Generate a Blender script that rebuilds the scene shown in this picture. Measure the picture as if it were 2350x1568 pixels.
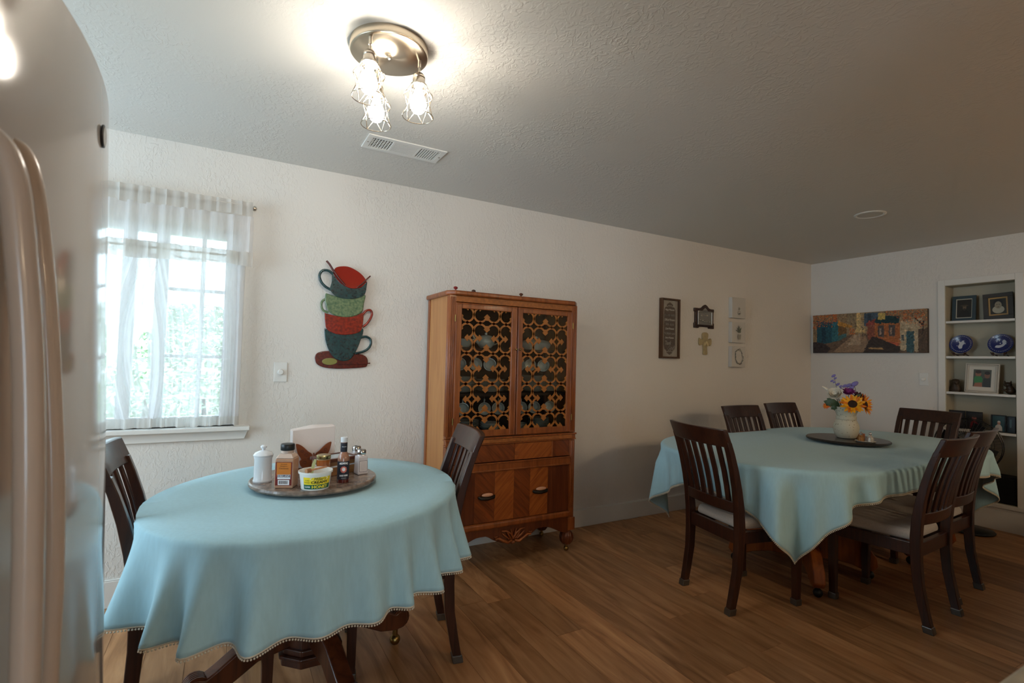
import bpy, bmesh, math, random
from mathutils import Vector, Matrix
import numpy as np

# ------------------------------------------------------------------ scene, camera, world, light
for o_ in list(bpy.data.objects): bpy.data.objects.remove(o_)
SC = bpy.context.scene
COL = SC.collection
PI = math.pi
CH = 2.44                      # ceiling height
YA, XB = 3.267, 5.597          # long wall plane, end wall plane
XL, YB = -2.30, -5.00          # left wall, rear wall (behind the camera)
FPX, YAW, PIT, ROL, HC = 1164.446, 0.5096081, 0.0368224, 0.0243480, 1.3014

_F = Vector((math.sin(YAW)*math.cos(PIT), math.cos(YAW)*math.cos(PIT), math.sin(PIT)))
_R0 = _F.cross(Vector((0, 0, 1))).normalized(); _U0 = _R0.cross(_F)
_R = _R0*math.cos(ROL) + _U0*math.sin(ROL); _U = _R.cross(_F)
cd = bpy.data.cameras.new('camera'); cam = bpy.data.objects.new('camera', cd); COL.objects.link(cam)
cd.sensor_width = 36.0; cd.lens = FPX/2350*36.0; cd.clip_start = 0.02
cam.matrix_world = Matrix(((_R.x, _U.x, -_F.x, 0), (_R.y, _U.y, -_F.y, 0), (_R.z, _U.z, -_F.z, HC), (0, 0, 0, 1)))
cd.dof.use_dof = True; cd.dof.focus_distance = 2.6; cd.dof.aperture_fstop = 4.0
SC.camera = cam

SC.view_settings.view_transform = 'Standard'; SC.view_settings.look = 'None'
SC.view_settings.gamma = 1.0; SC.view_settings.use_curve_mapping = False
SC.view_settings.exposure = 0.2

W = bpy.data.worlds.new('sky'); SC.world = W; W.use_nodes = True
bgn = W.node_tree.nodes['Background']
bgn.inputs[0].default_value = (0.64, 0.84, 1.0, 1); bgn.inputs[1].default_value = 8.5

def portal(name, loc, rot, sx, sy):
    l = bpy.data.lights.new(name, 'AREA'); l.shape = 'RECTANGLE'; l.size = sx; l.size_y = sy
    l.cycles.is_portal = True
    o = bpy.data.objects.new(name, l); COL.objects.link(o); o.location = loc; o.rotation_euler = rot
DOME = 60.0                     # emission of the dome lights behind the camera
BULB = 96.0                    # emission of the three ceiling bulbs

# ------------------------------------------------------------------ helpers
def ray(x, y): return _F*FPX + _R*(x-1175) - _U*(y-784)
def onA(x, y, off=0.0):        # photo pixel -> point on the long wall (or off metres in front of it)
    d = ray(x, y); t = (YA-off)/d.y; return Vector((d.x*t, YA-off, HC+d.z*t))
def onB(x, y, off=0.0):
    d = ray(x, y); t = (XB-off)/d.x; return Vector((XB-off, d.y*t, HC+d.z*t))
def S(r, g, b):
    f = lambda c: (c/255/12.92) if c/255 <= 0.04045 else ((c/255+0.055)/1.055)**2.4
    return (f(r), f(g), f(b), 1)

_mats = {}
def M(name, col, rough=0.5, metal=0.0, spec=0.5, noise=None, bump=None, coat=0.0, trans=0.0, emit=0.0, ior=1.45, sheen=0.0, alpha=1.0):
    """noise=(scale, factor, (sx,sy,sz)); bump=(scale, strength, distance, (sx,sy,sz))"""
    if name in _mats: return _mats[name]
    m = bpy.data.materials.new(name); m.use_nodes = True; _mats[name] = m
    N = m.node_tree.nodes; L = m.node_tree.links; b = N['Principled BSDF']
    if len(col) == 3: col = (*col, 1)
    b.inputs['Base Color'].default_value = col
    b.inputs['Roughness'].default_value = rough; b.inputs['Metallic'].default_value = metal
    b.inputs['Specular IOR Level'].default_value = spec; b.inputs['IOR'].default_value = ior
    b.inputs['Coat Weight'].default_value = coat; b.inputs['Coat Roughness'].default_value = 0.08
    b.inputs['Transmission Weight'].default_value = trans; b.inputs['Alpha'].default_value = alpha
    b.inputs['Sheen Weight'].default_value = sheen
    if emit: b.inputs['Emission Color'].default_value = col; b.inputs['Emission Strength'].default_value = emit
    def coords(st):
        tc = N.new('ShaderNodeTexCoord'); mp = N.new('ShaderNodeMapping')
        mp.inputs['Scale'].default_value = st; L.new(tc.outputs['Object'], mp.inputs[0]); return mp.outputs[0]
    if noise:
        sc, fac, st = (*noise, (1, 1, 1))[:3]
        n = N.new('ShaderNodeTexNoise'); n.inputs['Scale'].default_value = sc; n.inputs['Detail'].default_value = 6
        L.new(coords(st), n.inputs['Vector'])
        r = N.new('ShaderNodeValToRGB'); r.color_ramp.elements[0].position = 0.3; r.color_ramp.elements[1].position = 0.7
        c2 = fac if isinstance(fac, tuple) else tuple(c*fac for c in col[:3])+(1,)
        if len(c2) == 3: c2 = (*c2, 1)
        r.color_ramp.elements[0].color = c2; r.color_ramp.elements[1].color = col
        L.new(n.outputs['Fac'], r.inputs[0]); L.new(r.outputs[0], b.inputs['Base Color'])
    if bump:
        sc, stg, dist, st = (*bump, (1, 1, 1))[:4]
        n = N.new('ShaderNodeTexNoise'); n.inputs['Scale'].default_value = sc; n.inputs['Detail'].default_value = 5
        L.new(coords(st), n.inputs['Vector'])
        bp = N.new('ShaderNodeBump'); bp.inputs['Strength'].default_value = stg; bp.inputs['Distance'].default_value = dist
        L.new(n.outputs['Fac'], bp.inputs['Height']); L.new(bp.outputs[0], b.inputs['Normal'])
    return m

class MB:
    def __init__(s): s.v = []; s.f = []; s.c = []; s.cur = None
    def add(s, vs, fs):
        k = len(s.v); s.v += [tuple(p) for p in vs]; s.f += [tuple(i+k for i in f) for f in fs]
        s.c += [s.cur]*len(fs); return s
    def box(s, x0, x1, y0, y1, z0, z1):
        return s.add([(x0,y0,z0),(x1,y0,z0),(x1,y1,z0),(x0,y1,z0),(x0,y0,z1),(x1,y0,z1),(x1,y1,z1),(x0,y1,z1)],
                     [(3,2,1,0),(4,5,6,7),(0,1,5,4),(1,2,6,5),(2,3,7,6),(3,0,4,7)])
    def hexa(s, b, t):             # two quads (bottom, top), both ccw seen from above
        return s.add(list(b)+list(t), [(3,2,1,0),(4,5,6,7),(0,1,5,4),(1,2,6,5),(2,3,7,6),(3,0,4,7)])
    def lathe(s, prof, n=24, c=(0, 0, 0), flute=None):
        vs = []; fs = []; m = len(prof)
        for i in range(n):
            a = 2*PI*i/n
            for (r, z) in prof:
                q = r*(flute(a, z) if flute else 1); vs.append((c[0]+q*math.cos(a), c[1]+q*math.sin(a), c[2]+z))
        for i in range(n):
            j = (i+1) % n
            for k in range(m-1): fs.append((i*m+k, j*m+k, j*m+k+1, i*m+k+1))
        if prof[0][0] > 1e-5: fs.append(tuple(i*m for i in range(n))[::-1])
        if prof[-1][0] > 1e-5: fs.append(tuple(i*m+m-1 for i in range(n)))
        return s.add(vs, fs)
    def tube(s, path, r, n=8, closed=False, flat=None):
        P = [Vector(p) for p in path]; m = len(P); vs = []; fs = []; up = None
        for i, p in enumerate(P):
            a = P[(i-1) % m] if (closed or i > 0) else p; b = P[(i+1) % m] if (closed or i < m-1) else p
            t = (b-a).normalized()
            if up is None: up = Vector((0, 0, 1)) if abs(t.z) < 0.9 else Vector((1, 0, 0))
            x = up.cross(t)
            if x.length < 1e-4: x = Vector((1, 0, 0)).cross(t)
            x.normalize(); y = t.cross(x); up = y
            rr = r[i] if isinstance(r, (list, tuple)) else r
            ry = rr*(flat or 1)
            for k in range(n):
                q = 2*PI*k/n; vs.append(p + x*(rr*math.cos(q)) + y*(ry*math.sin(q)))
        for i in range(m if closed else m-1):
            j = (i+1) % m
            for k in range(n):
                l = (k+1) % n; fs.append((i*n+k, i*n+l, j*n+l, j*n+k))
        if not closed: fs += [tuple(range(n))[::-1], tuple((m-1)*n+k for k in range(n))]
        return s.add(vs, fs)
    def cyl(s, p0, p1, r0, r1=None, n=16):
        return s.tube([p0, p1], [r0, r0 if r1 is None else r1], n)
    def prism(s, out, fn, w0, w1):      # 2-D outline (ccw) extruded between w0 and w1; fn(u,v,w)->xyz
        n = len(out); vs = [fn(u, v, w0) for u, v in out]+[fn(u, v, w1) for u, v in out]
        fs = [tuple(range(n))[::-1], tuple(range(n, 2*n))]+[(i, (i+1) % n, n+(i+1) % n, n+i) for i in range(n)]
        return s.add(vs, fs)
    def ball(s, c, r, nu=12, nv=8, sc=(1, 1, 1)):
        vs = [(c[0], c[1], c[2]+r*sc[2])]; fs = []
        for j in range(1, nv):
            t = PI*j/nv
            for i in range(nu):
                a = 2*PI*i/nu; vs.append((c[0]+r*sc[0]*math.sin(t)*math.cos(a), c[1]+r*sc[1]*math.sin(t)*math.sin(a), c[2]+r*sc[2]*math.cos(t)))
        vs.append((c[0], c[1], c[2]-r*sc[2])); e = len(vs)-1
        for i in range(nu):
            k = (i+1) % nu; fs += [(0, 1+i, 1+k), (e, 1+(nv-2)*nu+k, 1+(nv-2)*nu+i)]
            for j in range(nv-2): fs.append((1+j*nu+i, 1+(j+1)*nu+i, 1+(j+1)*nu+k, 1+j*nu+k))
        return s.add(vs, fs)
    def xf(s, fn): s.v = [tuple(fn(Vector(p))) for p in s.v]; return s
    def mesh(s, name, mat, smooth=None, fix=True):
        me = bpy.data.meshes.new(name); me.from_pydata(s.v, [], s.f)
        if fix:
            bm = bmesh.new(); bm.from_mesh(me); bmesh.ops.recalc_face_normals(bm, faces=bm.faces); bm.to_mesh(me); bm.free()
        if smooth:
            me.polygons.foreach_set('use_smooth', [True]*len(me.polygons)); me.set_sharp_from_angle(angle=math.radians(smooth))
        if any(c is not None for c in s.c):
            at = me.color_attributes.new('Col', 'FLOAT_COLOR', 'CORNER'); i = 0
            for p, c in zip(me.polygons, s.c):
                for _ in range(p.loop_total): at.data[i].color = c or (1, 1, 1, 1); i += 1
        if mat: me.materials.append(mat)
        return me

def obj(name, mb, mat, parent=None, smooth=None, bevel=0, seg=2, loc=None, fix=True):
    me = mb if isinstance(mb, bpy.types.Mesh) else mb.mesh(name, mat, smooth, fix)
    o = bpy.data.objects.new(name, me); COL.objects.link(o)
    if parent: o.parent = parent
    if loc: o.location = loc
    if bevel:
        b = o.modifiers.new('bevel', 'BEVEL'); b.width = bevel; b.segments = seg; b.limit_method = 'ANGLE'; b.angle_limit = 0.6
    return o
def tag(o, label, cat, group=None):
    o['label'] = label; o['category'] = cat
    if group: o['group'] = group
    return o
def thing(name, label, cat, loc=(0, 0, 0), rz=0, group=None):
    o = bpy.data.objects.new(name, None); COL.objects.link(o); o.location = loc; o.rotation_euler = (0, 0, rz)
    o.empty_display_size = 0.05
    return tag(o, label, cat, group)
def struct(name, mb, mat, parent=None, **k):
    o = obj(name, mb, mat, parent, **k)
    if not parent: o['kind'] = 'structure'
    return o
def dup(src, loc=None, rz=None, label=None, group=None):
    r = src.copy(); COL.objects.link(r)
    if loc is not None: r.location = loc
    if rz is not None: r.rotation_euler = (0, 0, rz)
    if label: r['label'] = label
    if group: r['group'] = group
    for ch in [c for c in SC.objects if c.parent == src]:
        c = ch.copy(); COL.objects.link(c); c.parent = r
        for g in [d for d in SC.objects if d.parent == ch]:
            e = g.copy(); COL.objects.link(e); e.parent = c
    return r
def text_polys(s, size=1.0, shear=0.0, align='CENTER', space=1.0):
    cu = bpy.data.curves.new('t', 'FONT'); cu.body = s; cu.size = size; cu.shear = shear; cu.align_x = align; cu.resolution_u = 2
    cu.space_character = space
    o = bpy.data.objects.new('t', cu); COL.objects.link(o); bpy.context.view_layer.update()
    me = bpy.data.meshes.new_from_object(o.evaluated_get(bpy.context.evaluated_depsgraph_get()))
    vs = [tuple(v.co) for v in me.vertices]; fs = [tuple(p.vertices) for p in me.polygons]
    bpy.data.objects.remove(o); bpy.data.curves.remove(cu); bpy.data.meshes.remove(me)
    return vs, fs
def put_text(mb, s, fn, u, v, width, height=None, shear=0.0, bold=0.0):
    """text centred on (u,v), scaled to width; fn(u,v)->xyz"""
    vs, fs = text_polys(s, 1.0, shear)
    x0 = min(p[0] for p in vs); x1 = max(p[0] for p in vs); y0 = min(p[1] for p in vs); y1 = max(p[1] for p in vs)
    k = width/(x1-x0); ky = height/(y1-y0) if height else k
    offs = [(0, 0)] if not bold else [(-bold, 0), (bold, 0), (0, bold)]
    for i, (du, dv) in enumerate(offs):
        mb.add([Vector(fn(u+du+(p[0]-(x0+x1)/2)*k, v+dv+(p[1]-(y0+y1)/2)*ky)) for p in vs], fs)

# print: flat coloured shapes, colour kept on the faces
def mat_print(rough=0.6, speck=0.0):
    nm = 'print_%d_%d' % (rough*100, speck*100)
    if nm in _mats: return _mats[nm]
    m = M(nm, (1, 1, 1), rough); N = m.node_tree.nodes; L = m.node_tree.links
    a = N.new('ShaderNodeVertexColor'); a.layer_name = 'Col'
    if speck:
        n = N.new('ShaderNodeTexNoise'); n.inputs['Scale'].default_value = 60; n.inputs['Detail'].default_value = 4
        tc = N.new('ShaderNodeTexCoord'); L.new(tc.outputs['Object'], n.inputs['Vector'])
        r = N.new('ShaderNodeMapRange'); r.inputs[1].default_value = .3; r.inputs[2].default_value = .7
        r.inputs[3].default_value = 1-speck; r.inputs[4].default_value = 1+speck; L.new(n.outputs['Fac'], r.inputs[0])
        mx = N.new('ShaderNodeVectorMath'); mx.operation = 'SCALE'
        L.new(a.outputs['Color'], mx.inputs[0]); L.new(r.outputs[0], mx.inputs['Scale']); L.new(mx.outputs[0], N['Principled BSDF'].inputs['Base Color'])
    else: L.new(a.outputs['Color'], N['Principled BSDF'].inputs['Base Color'])
    return m
def flat_art(name, polys, fn, parent, rough=0.6, speck=0.0, d=0.00015):
    """polys: [(colour, [(u,v)..])] painted one over the other; fn(u,v,w)->xyz with w towards the viewer"""
    mb = MB()
    for i, (c, ps) in enumerate(polys):
        mb.cur = c; mb.add([fn(u, v, d*(i+1)) for u, v in ps], [tuple(range(len(ps)))])
    return obj(name, mb, mat_print(rough, speck), parent, fix=False)
def rect(u0, u1, v0, v1): return [(u0, v0), (u1, v0), (u1, v1), (u0, v1)]
def ell(cu, cv, a, b, n=20, a0=0, a1=2*PI): return [(cu+a*math.cos(a0+(a1-a0)*i/n), cv+b*math.sin(a0+(a1-a0)*i/n)) for i in range(n)]
# ------------------------------------------------------------------ room materials
def plaster(name, col, kind):
    if name in _mats: return _mats[name]
    m = M(name, col, 0.62, spec=0.35); N = m.node_tree.nodes; L = m.node_tree.links
    tc = N.new('ShaderNodeTexCoord'); mp = N.new('ShaderNodeMapping'); mp.inputs['Scale'].default_value = (1, 1, .55) if kind == 'wall' else (1, .7, 1)
    L.new(tc.outputs['Object'], mp.inputs[0])
    n0 = N.new('ShaderNodeTexNoise'); n0.inputs['Scale'].default_value = 3.0; n0.inputs['Detail'].default_value = 3
    n1 = N.new('ShaderNodeTexNoise'); n1.inputs['Scale'].default_value = 52.0 if kind == 'wall' else 40.0; n1.inputs['Detail'].default_value = 4; n1.inputs['Distortion'].default_value = 1.2
    n2 = N.new('ShaderNodeTexNoise'); n2.inputs['Scale'].default_value = 110.0; n2.inputs['Detail'].default_value = 2
    for n in (n0, n1, n2): L.new(mp.outputs[0], n.inputs['Vector'])
    r1 = N.new('ShaderNodeValToRGB'); r1.color_ramp.elements[0].position = .50; r1.color_ramp.elements[1].position = .60
    L.new(n1.outputs['Fac'], r1.inputs[0])
    r0 = N.new('ShaderNodeValToRGB'); r0.color_ramp.elements[0].position = .38; r0.color_ramp.elements[1].position = .62
    L.new(n0.outputs['Fac'], r0.inputs[0])
    mu = N.new('ShaderNodeMath'); mu.operation = 'MULTIPLY'; L.new(r1.outputs[0], mu.inputs[0]); L.new(r0.outputs[0], mu.inputs[1])
    ad = N.new('ShaderNodeMath'); ad.operation = 'MULTIPLY_ADD'; ad.inputs[1].default_value = .35; L.new(n2.outputs['Fac'], ad.inputs[0]); L.new(mu.outputs[0], ad.inputs[2])
    bp = N.new('ShaderNodeBump'); bp.inputs['Strength'].default_value = .78 if kind == 'wall' else .60; bp.inputs['Distance'].default_value = .0016
    L.new(ad.outputs[0], bp.inputs['Height']); L.new(bp.outputs[0], N['Principled BSDF'].inputs['Normal'])
    return m
WALLC = S(226, 221, 213)
m_wall = plaster('wall_plaster', WALLC, 'wall'); m_ceil = plaster('ceiling_plaster', S(216, 213, 206), 'ceiling')
m_trim = M('trim_paint', S(228, 225, 218), 0.38)
m_white = M('white_paint', S(228, 227, 222), 0.4)

# floor planks
def mat_floor():
    m = M('oak_plank', S(140, 100, 66), 0.42, spec=0.4); N = m.node_tree.nodes; L = m.node_tree.links
    tc = N.new('ShaderNodeTexCoord'); oi = N.new('ShaderNodeObjectInfo')
    sc = N.new('ShaderNodeVectorMath'); sc.operation = 'SCALE'; sc.inputs[0].default_value = (37, 91, 13); L.new(oi.outputs['Random'], sc.inputs['Scale'])
    ad = N.new('ShaderNodeVectorMath'); L.new(tc.outputs['Object'], ad.inputs[0]); L.new(sc.outputs[0], ad.inputs[1])
    def nz(scale, st, dist=0.0):
        mp = N.new('ShaderNodeMapping'); mp.inputs['Scale'].default_value = st; L.new(ad.outputs[0], mp.inputs[0])
        n = N.new('ShaderNodeTexNoise'); n.inputs['Scale'].default_value = scale; n.inputs['Detail'].default_value = 6; n.inputs['Distortion'].default_value = dist
        L.new(mp.outputs[0], n.inputs['Vector']); return n
    a = nz(5.0, (3.2, .36, 1), 1.2); b = nz(30.0, (3, .10, 1))
    r = N.new('ShaderNodeValToRGB'); e = r.color_ramp.elements
    e[0].position = .30; e[0].color = S(144, 99, 62); e[1].position = .72; e[1].color = S(204, 155, 108)
    e.new(.46).color = S(174, 125, 82); e.new(.58).color = S(188, 139, 95)
    L.new(a.outputs['Fac'], r.inputs[0])
    rb = N.new('ShaderNodeMapRange'); rb.inputs[1].default_value = .25; rb.inputs[2].default_value = .75; rb.inputs[3].default_value = .965; rb.inputs[4].default_value = 1.03
    L.new(b.outputs['Fac'], rb.inputs[0])
    rr = N.new('ShaderNodeMapRange'); rr.inputs[3].default_value = .70; rr.inputs[4].default_value = 1.14; L.new(oi.outputs['Random'], rr.inputs[0])
    mu = N.new('ShaderNodeMath'); mu.operation = 'MULTIPLY'; L.new(rb.outputs[0], mu.inputs[0]); L.new(rr.outputs[0], mu.inputs[1])
    s2 = N.new('ShaderNodeVectorMath'); s2.operation = 'SCALE'; L.new(r.outputs[0], s2.inputs[0]); L.new(mu.outputs[0], s2.inputs['Scale'])
    L.new(s2.outputs[0], N['Principled BSDF'].inputs['Base Color'])
    bp = N.new('ShaderNodeBump'); bp.inputs['Strength'].default_value = .15; bp.inputs['Distance'].default_value = .001
    L.new(b.outputs['Fac'], bp.inputs['Height']); L.new(bp.outputs[0], N['Principled BSDF'].inputs['Normal'])
    return m
m_floor = mat_floor()
floor = struct('floor', MB().box(XL-.3, XB+.3, YB-.3, YA+.3, -.12, -.008), M('subfloor', S(70, 48, 32), .8))
PW, PL = .152, 1.52
random.seed(4)
pm = MB().box(0, PW-.0012, 0, PL-.0012, -.008, 0).mesh('plank', m_floor)
i = 0; x = 1.718 - PW*27
while x < XB-.01:
    y = -.9 - random.random()*PL*.9
    while y < YA-.02:
        y0 = max(y, -.9); y1 = min(y+PL, YA-.004); w = min(PW, XB-.004-x)
        if y1-y0 > .04 and x >= XL-PW:
            p = obj('plank', pm, None, floor, loc=(x, y0, 0)); p.scale = (w/PW, (y1-y0)/PL, 1)
        y += PL
    x += PW

# ceiling
struct('ceiling', MB().box(XL-.2, XB+.35, YB-.2, YA+.2, CH, CH+.12), m_ceil)

# long wall with the window opening
WX0, WX1, WZ0, WZ1 = -.93, .045, .895, 1.99
def wall_with_hole(name, ax, plane, depth, a0, a1, z0, z1, holes):
    mb = MB()
    def bx(u0, u1, w0, w1):
        if u1-u0 < 1e-4 or w1-w0 < 1e-4: return
        if ax == 'y': mb.box(u0, u1, min(plane, plane+depth), max(plane, plane+depth), w0, w1)
        else: mb.box(min(plane, plane+depth), max(plane, plane+depth), u0, u1, w0, w1)
    u = a0
    for (h0, h1, k0, k1) in sorted(holes):
        bx(u, h0, z0, z1); bx(h0, h1, z0, k0); bx(h0, h1, k1, z1); u = h1
    bx(u, a1, z0, z1)
    return struct(name, mb, m_wall)
wall_with_hole('wall_back', 'y', YA, .14, XL-.2, XB+.3, -.1, CH+.05, [(WX0, WX1, WZ0, WZ1)])
NY0, NY1, NZ0, NZ1 = 1.600, 2.066, .215, 2.063        # niche in the end wall
wall_with_hole('wall_right', 'x', XB, .30, YB-.2, YA, -.1, CH+.05, [(NY0, NY1, NZ0, NZ1)])
# kitchen side: left wall with a window, rear wall with a wide glazed door
KL = (1.0, 3.1, .85, 2.12); KR = (-1.6, -.5, .02, 2.10)
wall_with_hole('wall_left', 'x', XL, -.14, YB-.2, YA, -.1, CH+.05, [KL])
wall_with_hole('wall_front', 'y', YB, -.14, XL-.2, XB+.3, -.1, CH+.05, [KR])
struct('floor_kitchen', MB().box(XL, XB, YB, -.9, -.0075, 0), M('kitchen_floor', S(150, 108, 72), .4, noise=(6, .8, (5, .6, 1))))
portal('daylight_window', ((WX0+WX1)/2, YA+.14, (WZ0+WZ1)/2), (-PI/2, 0, 0), WX1-WX0, WZ1-WZ0)
portal('daylight_kitchen_window', (XL-.14, (KL[0]+KL[1])/2, (KL[2]+KL[3])/2), (0, -PI/2, 0), KL[3]-KL[2], KL[1]-KL[0])
portal('daylight_kitchen_door', ((KR[0]+KR[1])/2, YB-.14, (KR[2]+KR[3])/2), (PI/2, 0, 0), KR[1]-KR[0], KR[3]-KR[2])

# baseboards
struct('baseboard_back', MB().box(XL, XB, YA-.014, YA, 0, .133).box(XL, XB, YA-.011, YA, .133, .14), m_trim, bevel=.003)
bb = MB().box(XB-.014, XB, NY1+.052, YA-.014, 0, .14).box(XB-.014, XB, YB, NY0-.052, 0, .14)
struct('baseboard_right', bb, m_trim, bevel=.003)

# niche shelving let into the end wall
ND = .15
nb = MB().box(XB+ND, XB+ND+.01, NY0, NY1, NZ0, NZ1)
nb.box(XB, XB+ND, NY0-.001, NY0+.004, NZ0, NZ1).box(XB, XB+ND, NY1-.004, NY1+.001, NZ0, NZ1)
nb.box(XB, XB+ND, NY0, NY1, NZ1-.004, NZ1+.001).box(XB, XB+ND, NY0, NY1, NZ0-.001, NZ0+.004)
niche = struct('wall_niche', nb, M('niche_paint', S(176, 168, 146), .5))
NZS = [.800, 1.118, 1.432, 1.744]
for z in NZS: obj('shelf', MB().box(XB-.004, XB+ND, NY0+.004, NY1-.004, z-.02, z), m_trim, niche, bevel=.002)
tf = MB(); t = .052
tf.box(XB-.009, XB, NY0-t, NY0, NZ0-.01, NZ1+t).box(XB-.009, XB, NY1, NY1+t, NZ0-.01, NZ1+t).box(XB-.009, XB, NY0, NY1, NZ1, NZ1+t)
struct('trim_1', tf, m_trim, bevel=.002)
tf = MB().box(XB-.026, XB+ND*.3, NY0-t, NY1+t, NZ0-.03, NZ0).box(XB-.016, XB, NY0-t, NY1+t, NZ0-.05, NZ0-.03).box(XB-.014, XB, NY0-t, NY1+t, 0, NZ0-.05)
struct('trim_2', tf, m_trim, bevel=.003)

# ------------------------------------------------------------------ window
win = struct('window_1', MB().box(WX0, WX0+.05, YA+.05, YA+.12, WZ0, WZ1).box(WX1-.075, WX1, YA+.05, YA+.12, WZ0, WZ1)
             .box(WX0+.05, WX1-.075, YA+.05, YA+.12, WZ1-.04, WZ1).box(WX0+.05, WX1-.075, YA+.05, YA+.12, WZ0, WZ0+.05), M('vinyl_frame', S(235, 236, 238), .35), bevel=.003)
m_vin = _mats['vinyl_frame']
for x, w in ((-.505, .06), (-.36, .06)): obj('sash_stile', MB().box(x, x+w, YA+.06, YA+.11, WZ0+.05, WZ1-.04), m_vin, win, bevel=.003)
for x in (-.15,): obj('muntin', MB().box(x, x+.022, YA+.078, YA+.092, WZ0+.05, WZ1-.04), m_vin, win)
for z in (1.27, 1.64): obj('muntin', MB().box(-.30, WX1-.075, YA+.079, YA+.091, z, z+.018), m_vin, win)
m_glass = M('window_glass', (1, 1, 1), 0.0, trans=0, spec=.4)
def thin_glass(name, tint=(1, 1, 1), ior=1.45):
    if name in _mats: return _mats[name]
    m = bpy.data.materials.new(name); m.use_nodes = True; _mats[name] = m
    N = m.node_tree.nodes; L = m.node_tree.links; N.remove(N['Principled BSDF'])
    t = N.new('ShaderNodeBsdfTransparent'); t.inputs[0].default_value = (*tint, 1)
    g = N.new('ShaderNodeBsdfGlossy'); g.inputs['Roughness'].default_value = .02
    fr = N.new('ShaderNodeFresnel'); fr.inputs[0].default_value = ior
    mx = N.new('ShaderNodeMixShader'); L.new(fr.outputs[0], mx.inputs[0]); L.new(t.outputs[0], mx.inputs[1]); L.new(g.outputs[0], mx.inputs[2])
    L.new(mx.outputs[0], N['Material Output'].inputs[0]); return m
m_pane = thin_glass('pane_glass', (.97, .99, .98))
for x0, x1 in ((WX0+.05, -.505), (-.445, -.36), (-.30, -.15), (-.128, WX1-.075)):
    obj('pane', MB().box(x0, x1, YA+.082, YA+.088, WZ0+.05, WZ1-.04), m_pane, win)
obj('window_sill', MB().box(WX0-.075, .124, YA-.055, YA+.05, .872, .895), m_trim, win, bevel=.004)
ap = MB(); ap.prism([(WX0-.05, .872), (WX0-.03, .822), (.10, .822), (.118, .872)], lambda u, v, w: (u, w, v), YA-.018, YA)
obj('sill_apron', ap, m_trim, win, bevel=.002)

# sheer curtains
def mat_sheer(name, col, op, trl=.5):
    m = bpy.data.materials.new(name); m.use_nodes = True; N = m.node_tree.nodes; L = m.node_tree.links; N.remove(N['Principled BSDF'])
    t = N.new('ShaderNodeBsdfTransparent'); d = N.new('ShaderNodeBsdfDiffuse'); r = N.new('ShaderNodeBsdfTranslucent')
    d.inputs[0].default_value = col; r.inputs[0].default_value = col
    a = N.new('ShaderNodeMixShader'); a.inputs[0].default_value = trl; L.new(d.outputs[0], a.inputs[1]); L.new(r.outputs[0], a.inputs[2])
    tc = N.new('ShaderNodeTexCoord'); mp = N.new('ShaderNodeMapping'); mp.inputs['Scale'].default_value = (1, 1, .15); L.new(tc.outputs['Object'], mp.inputs[0])
    n = N.new('ShaderNodeTexNoise'); n.inputs['Scale'].default_value = 60; n.inputs['Detail'].default_value = 3; L.new(mp.outputs[0], n.inputs['Vector'])
    mr = N.new('ShaderNodeMapRange'); mr.inputs[1].default_value = .3; mr.inputs[2].default_value = .7; mr.inputs[3].default_value = op-.05; mr.inputs[4].default_value = op+.05
    L.new(n.outputs['Fac'], mr.inputs[0])
    b = N.new('ShaderNodeMixShader'); L.new(mr.outputs[0], b.inputs[0]); L.new(t.outputs[0], b.inputs[1]); L.new(a.outputs[0], b.inputs[2])
    L.new(b.outputs[0], N['Material Output'].inputs[0]); return m
m_sheer = mat_sheer('sheer_fabric', S(240, 238, 238), .72); m_hem = mat_sheer('sheer_hem', S(228, 224, 218), .80)
def sheet(name, x0, x1, z0, z1, yb, amp, freq, mat, parent, nx=120, nz=16, ph=0.0, droop=0.0, amp0=None, xs=None):
    vs = []; fs = []; a0 = amp if amp0 is None else amp0
    for j in range(nz+1):
        t = j/nz; z = z1+(z0-z1)*t
        for i in range(nx+1):
            s = i/nx; x = x0+(x1-x0)*s
            if xs: x += xs(s, t)
            a = a0+(amp-a0)*t
            y = yb + a*(math.sin(freq*s*2*PI+ph)+.55*math.sin(freq*1.7*s*2*PI+1.3+ph)+.3*math.sin(freq*3.1*s*6+ph*2))
            zz = z + droop*t*(math.sin(s*9+ph)+.5*math.sin(s*23+ph))
            vs.append((x, y, zz))
    for j in range(nz):
        for i in range(nx): k = j*(nx+1)+i; fs.append((k, k+1, k+nx+2, k+nx+1))
    return obj(name, MB().add(vs, fs), mat, parent, smooth=60, fix=False)
CX0 = -.98
rod = thing('curtain_rod', 'thin metal curtain rod carrying the valance over the window', 'curtain rod', (0, 0, 0))
m_steel = M('brushed_nickel', S(186, 178, 166), .28, 1.0, bump=(300, .05, .0005, (1, 1, .02)))
m_dsteel = M('dark_metal', S(70, 68, 64), .35, 1.0)
obj('pole', MB().cyl((CX0, YA-.075, 2.12), (.083, YA-.075, 2.12), .006, n=10), m_steel, rod, smooth=40)
obj('finial', MB().lathe([(.006, -.02), (.012, -.016), (.007, -.01), (.015, -.004), (.013, .006), (.004, .012), (0, .012)], 14).xf(lambda p: Vector((p.z+.10, YA-.075+p.y, 2.12+p.x))), m_steel, rod, smooth=40)
obj('bracket', MB().box(.05, .06, YA-.075, YA, 2.112, 2.122), m_steel, rod)
rod2 = thing('cafe_curtain_rod', 'thin rod under the valance carrying the lower sheer panels', 'curtain rod', (0, 0, 0))
obj('pole', MB().cyl((CX0, YA-.045, 1.845), (.058, YA-.045, 1.845), .005, n=10), m_steel, rod2, smooth=40)
for xb in (.03, CX0+.03): obj('bracket', MB().box(xb, xb+.01, YA-.045, YA, 1.84, 1.85), m_steel, rod2)
val = thing('valance', 'gathered white sheer valance across the top of the window', 'curtain', (0, 0, 0))
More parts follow.
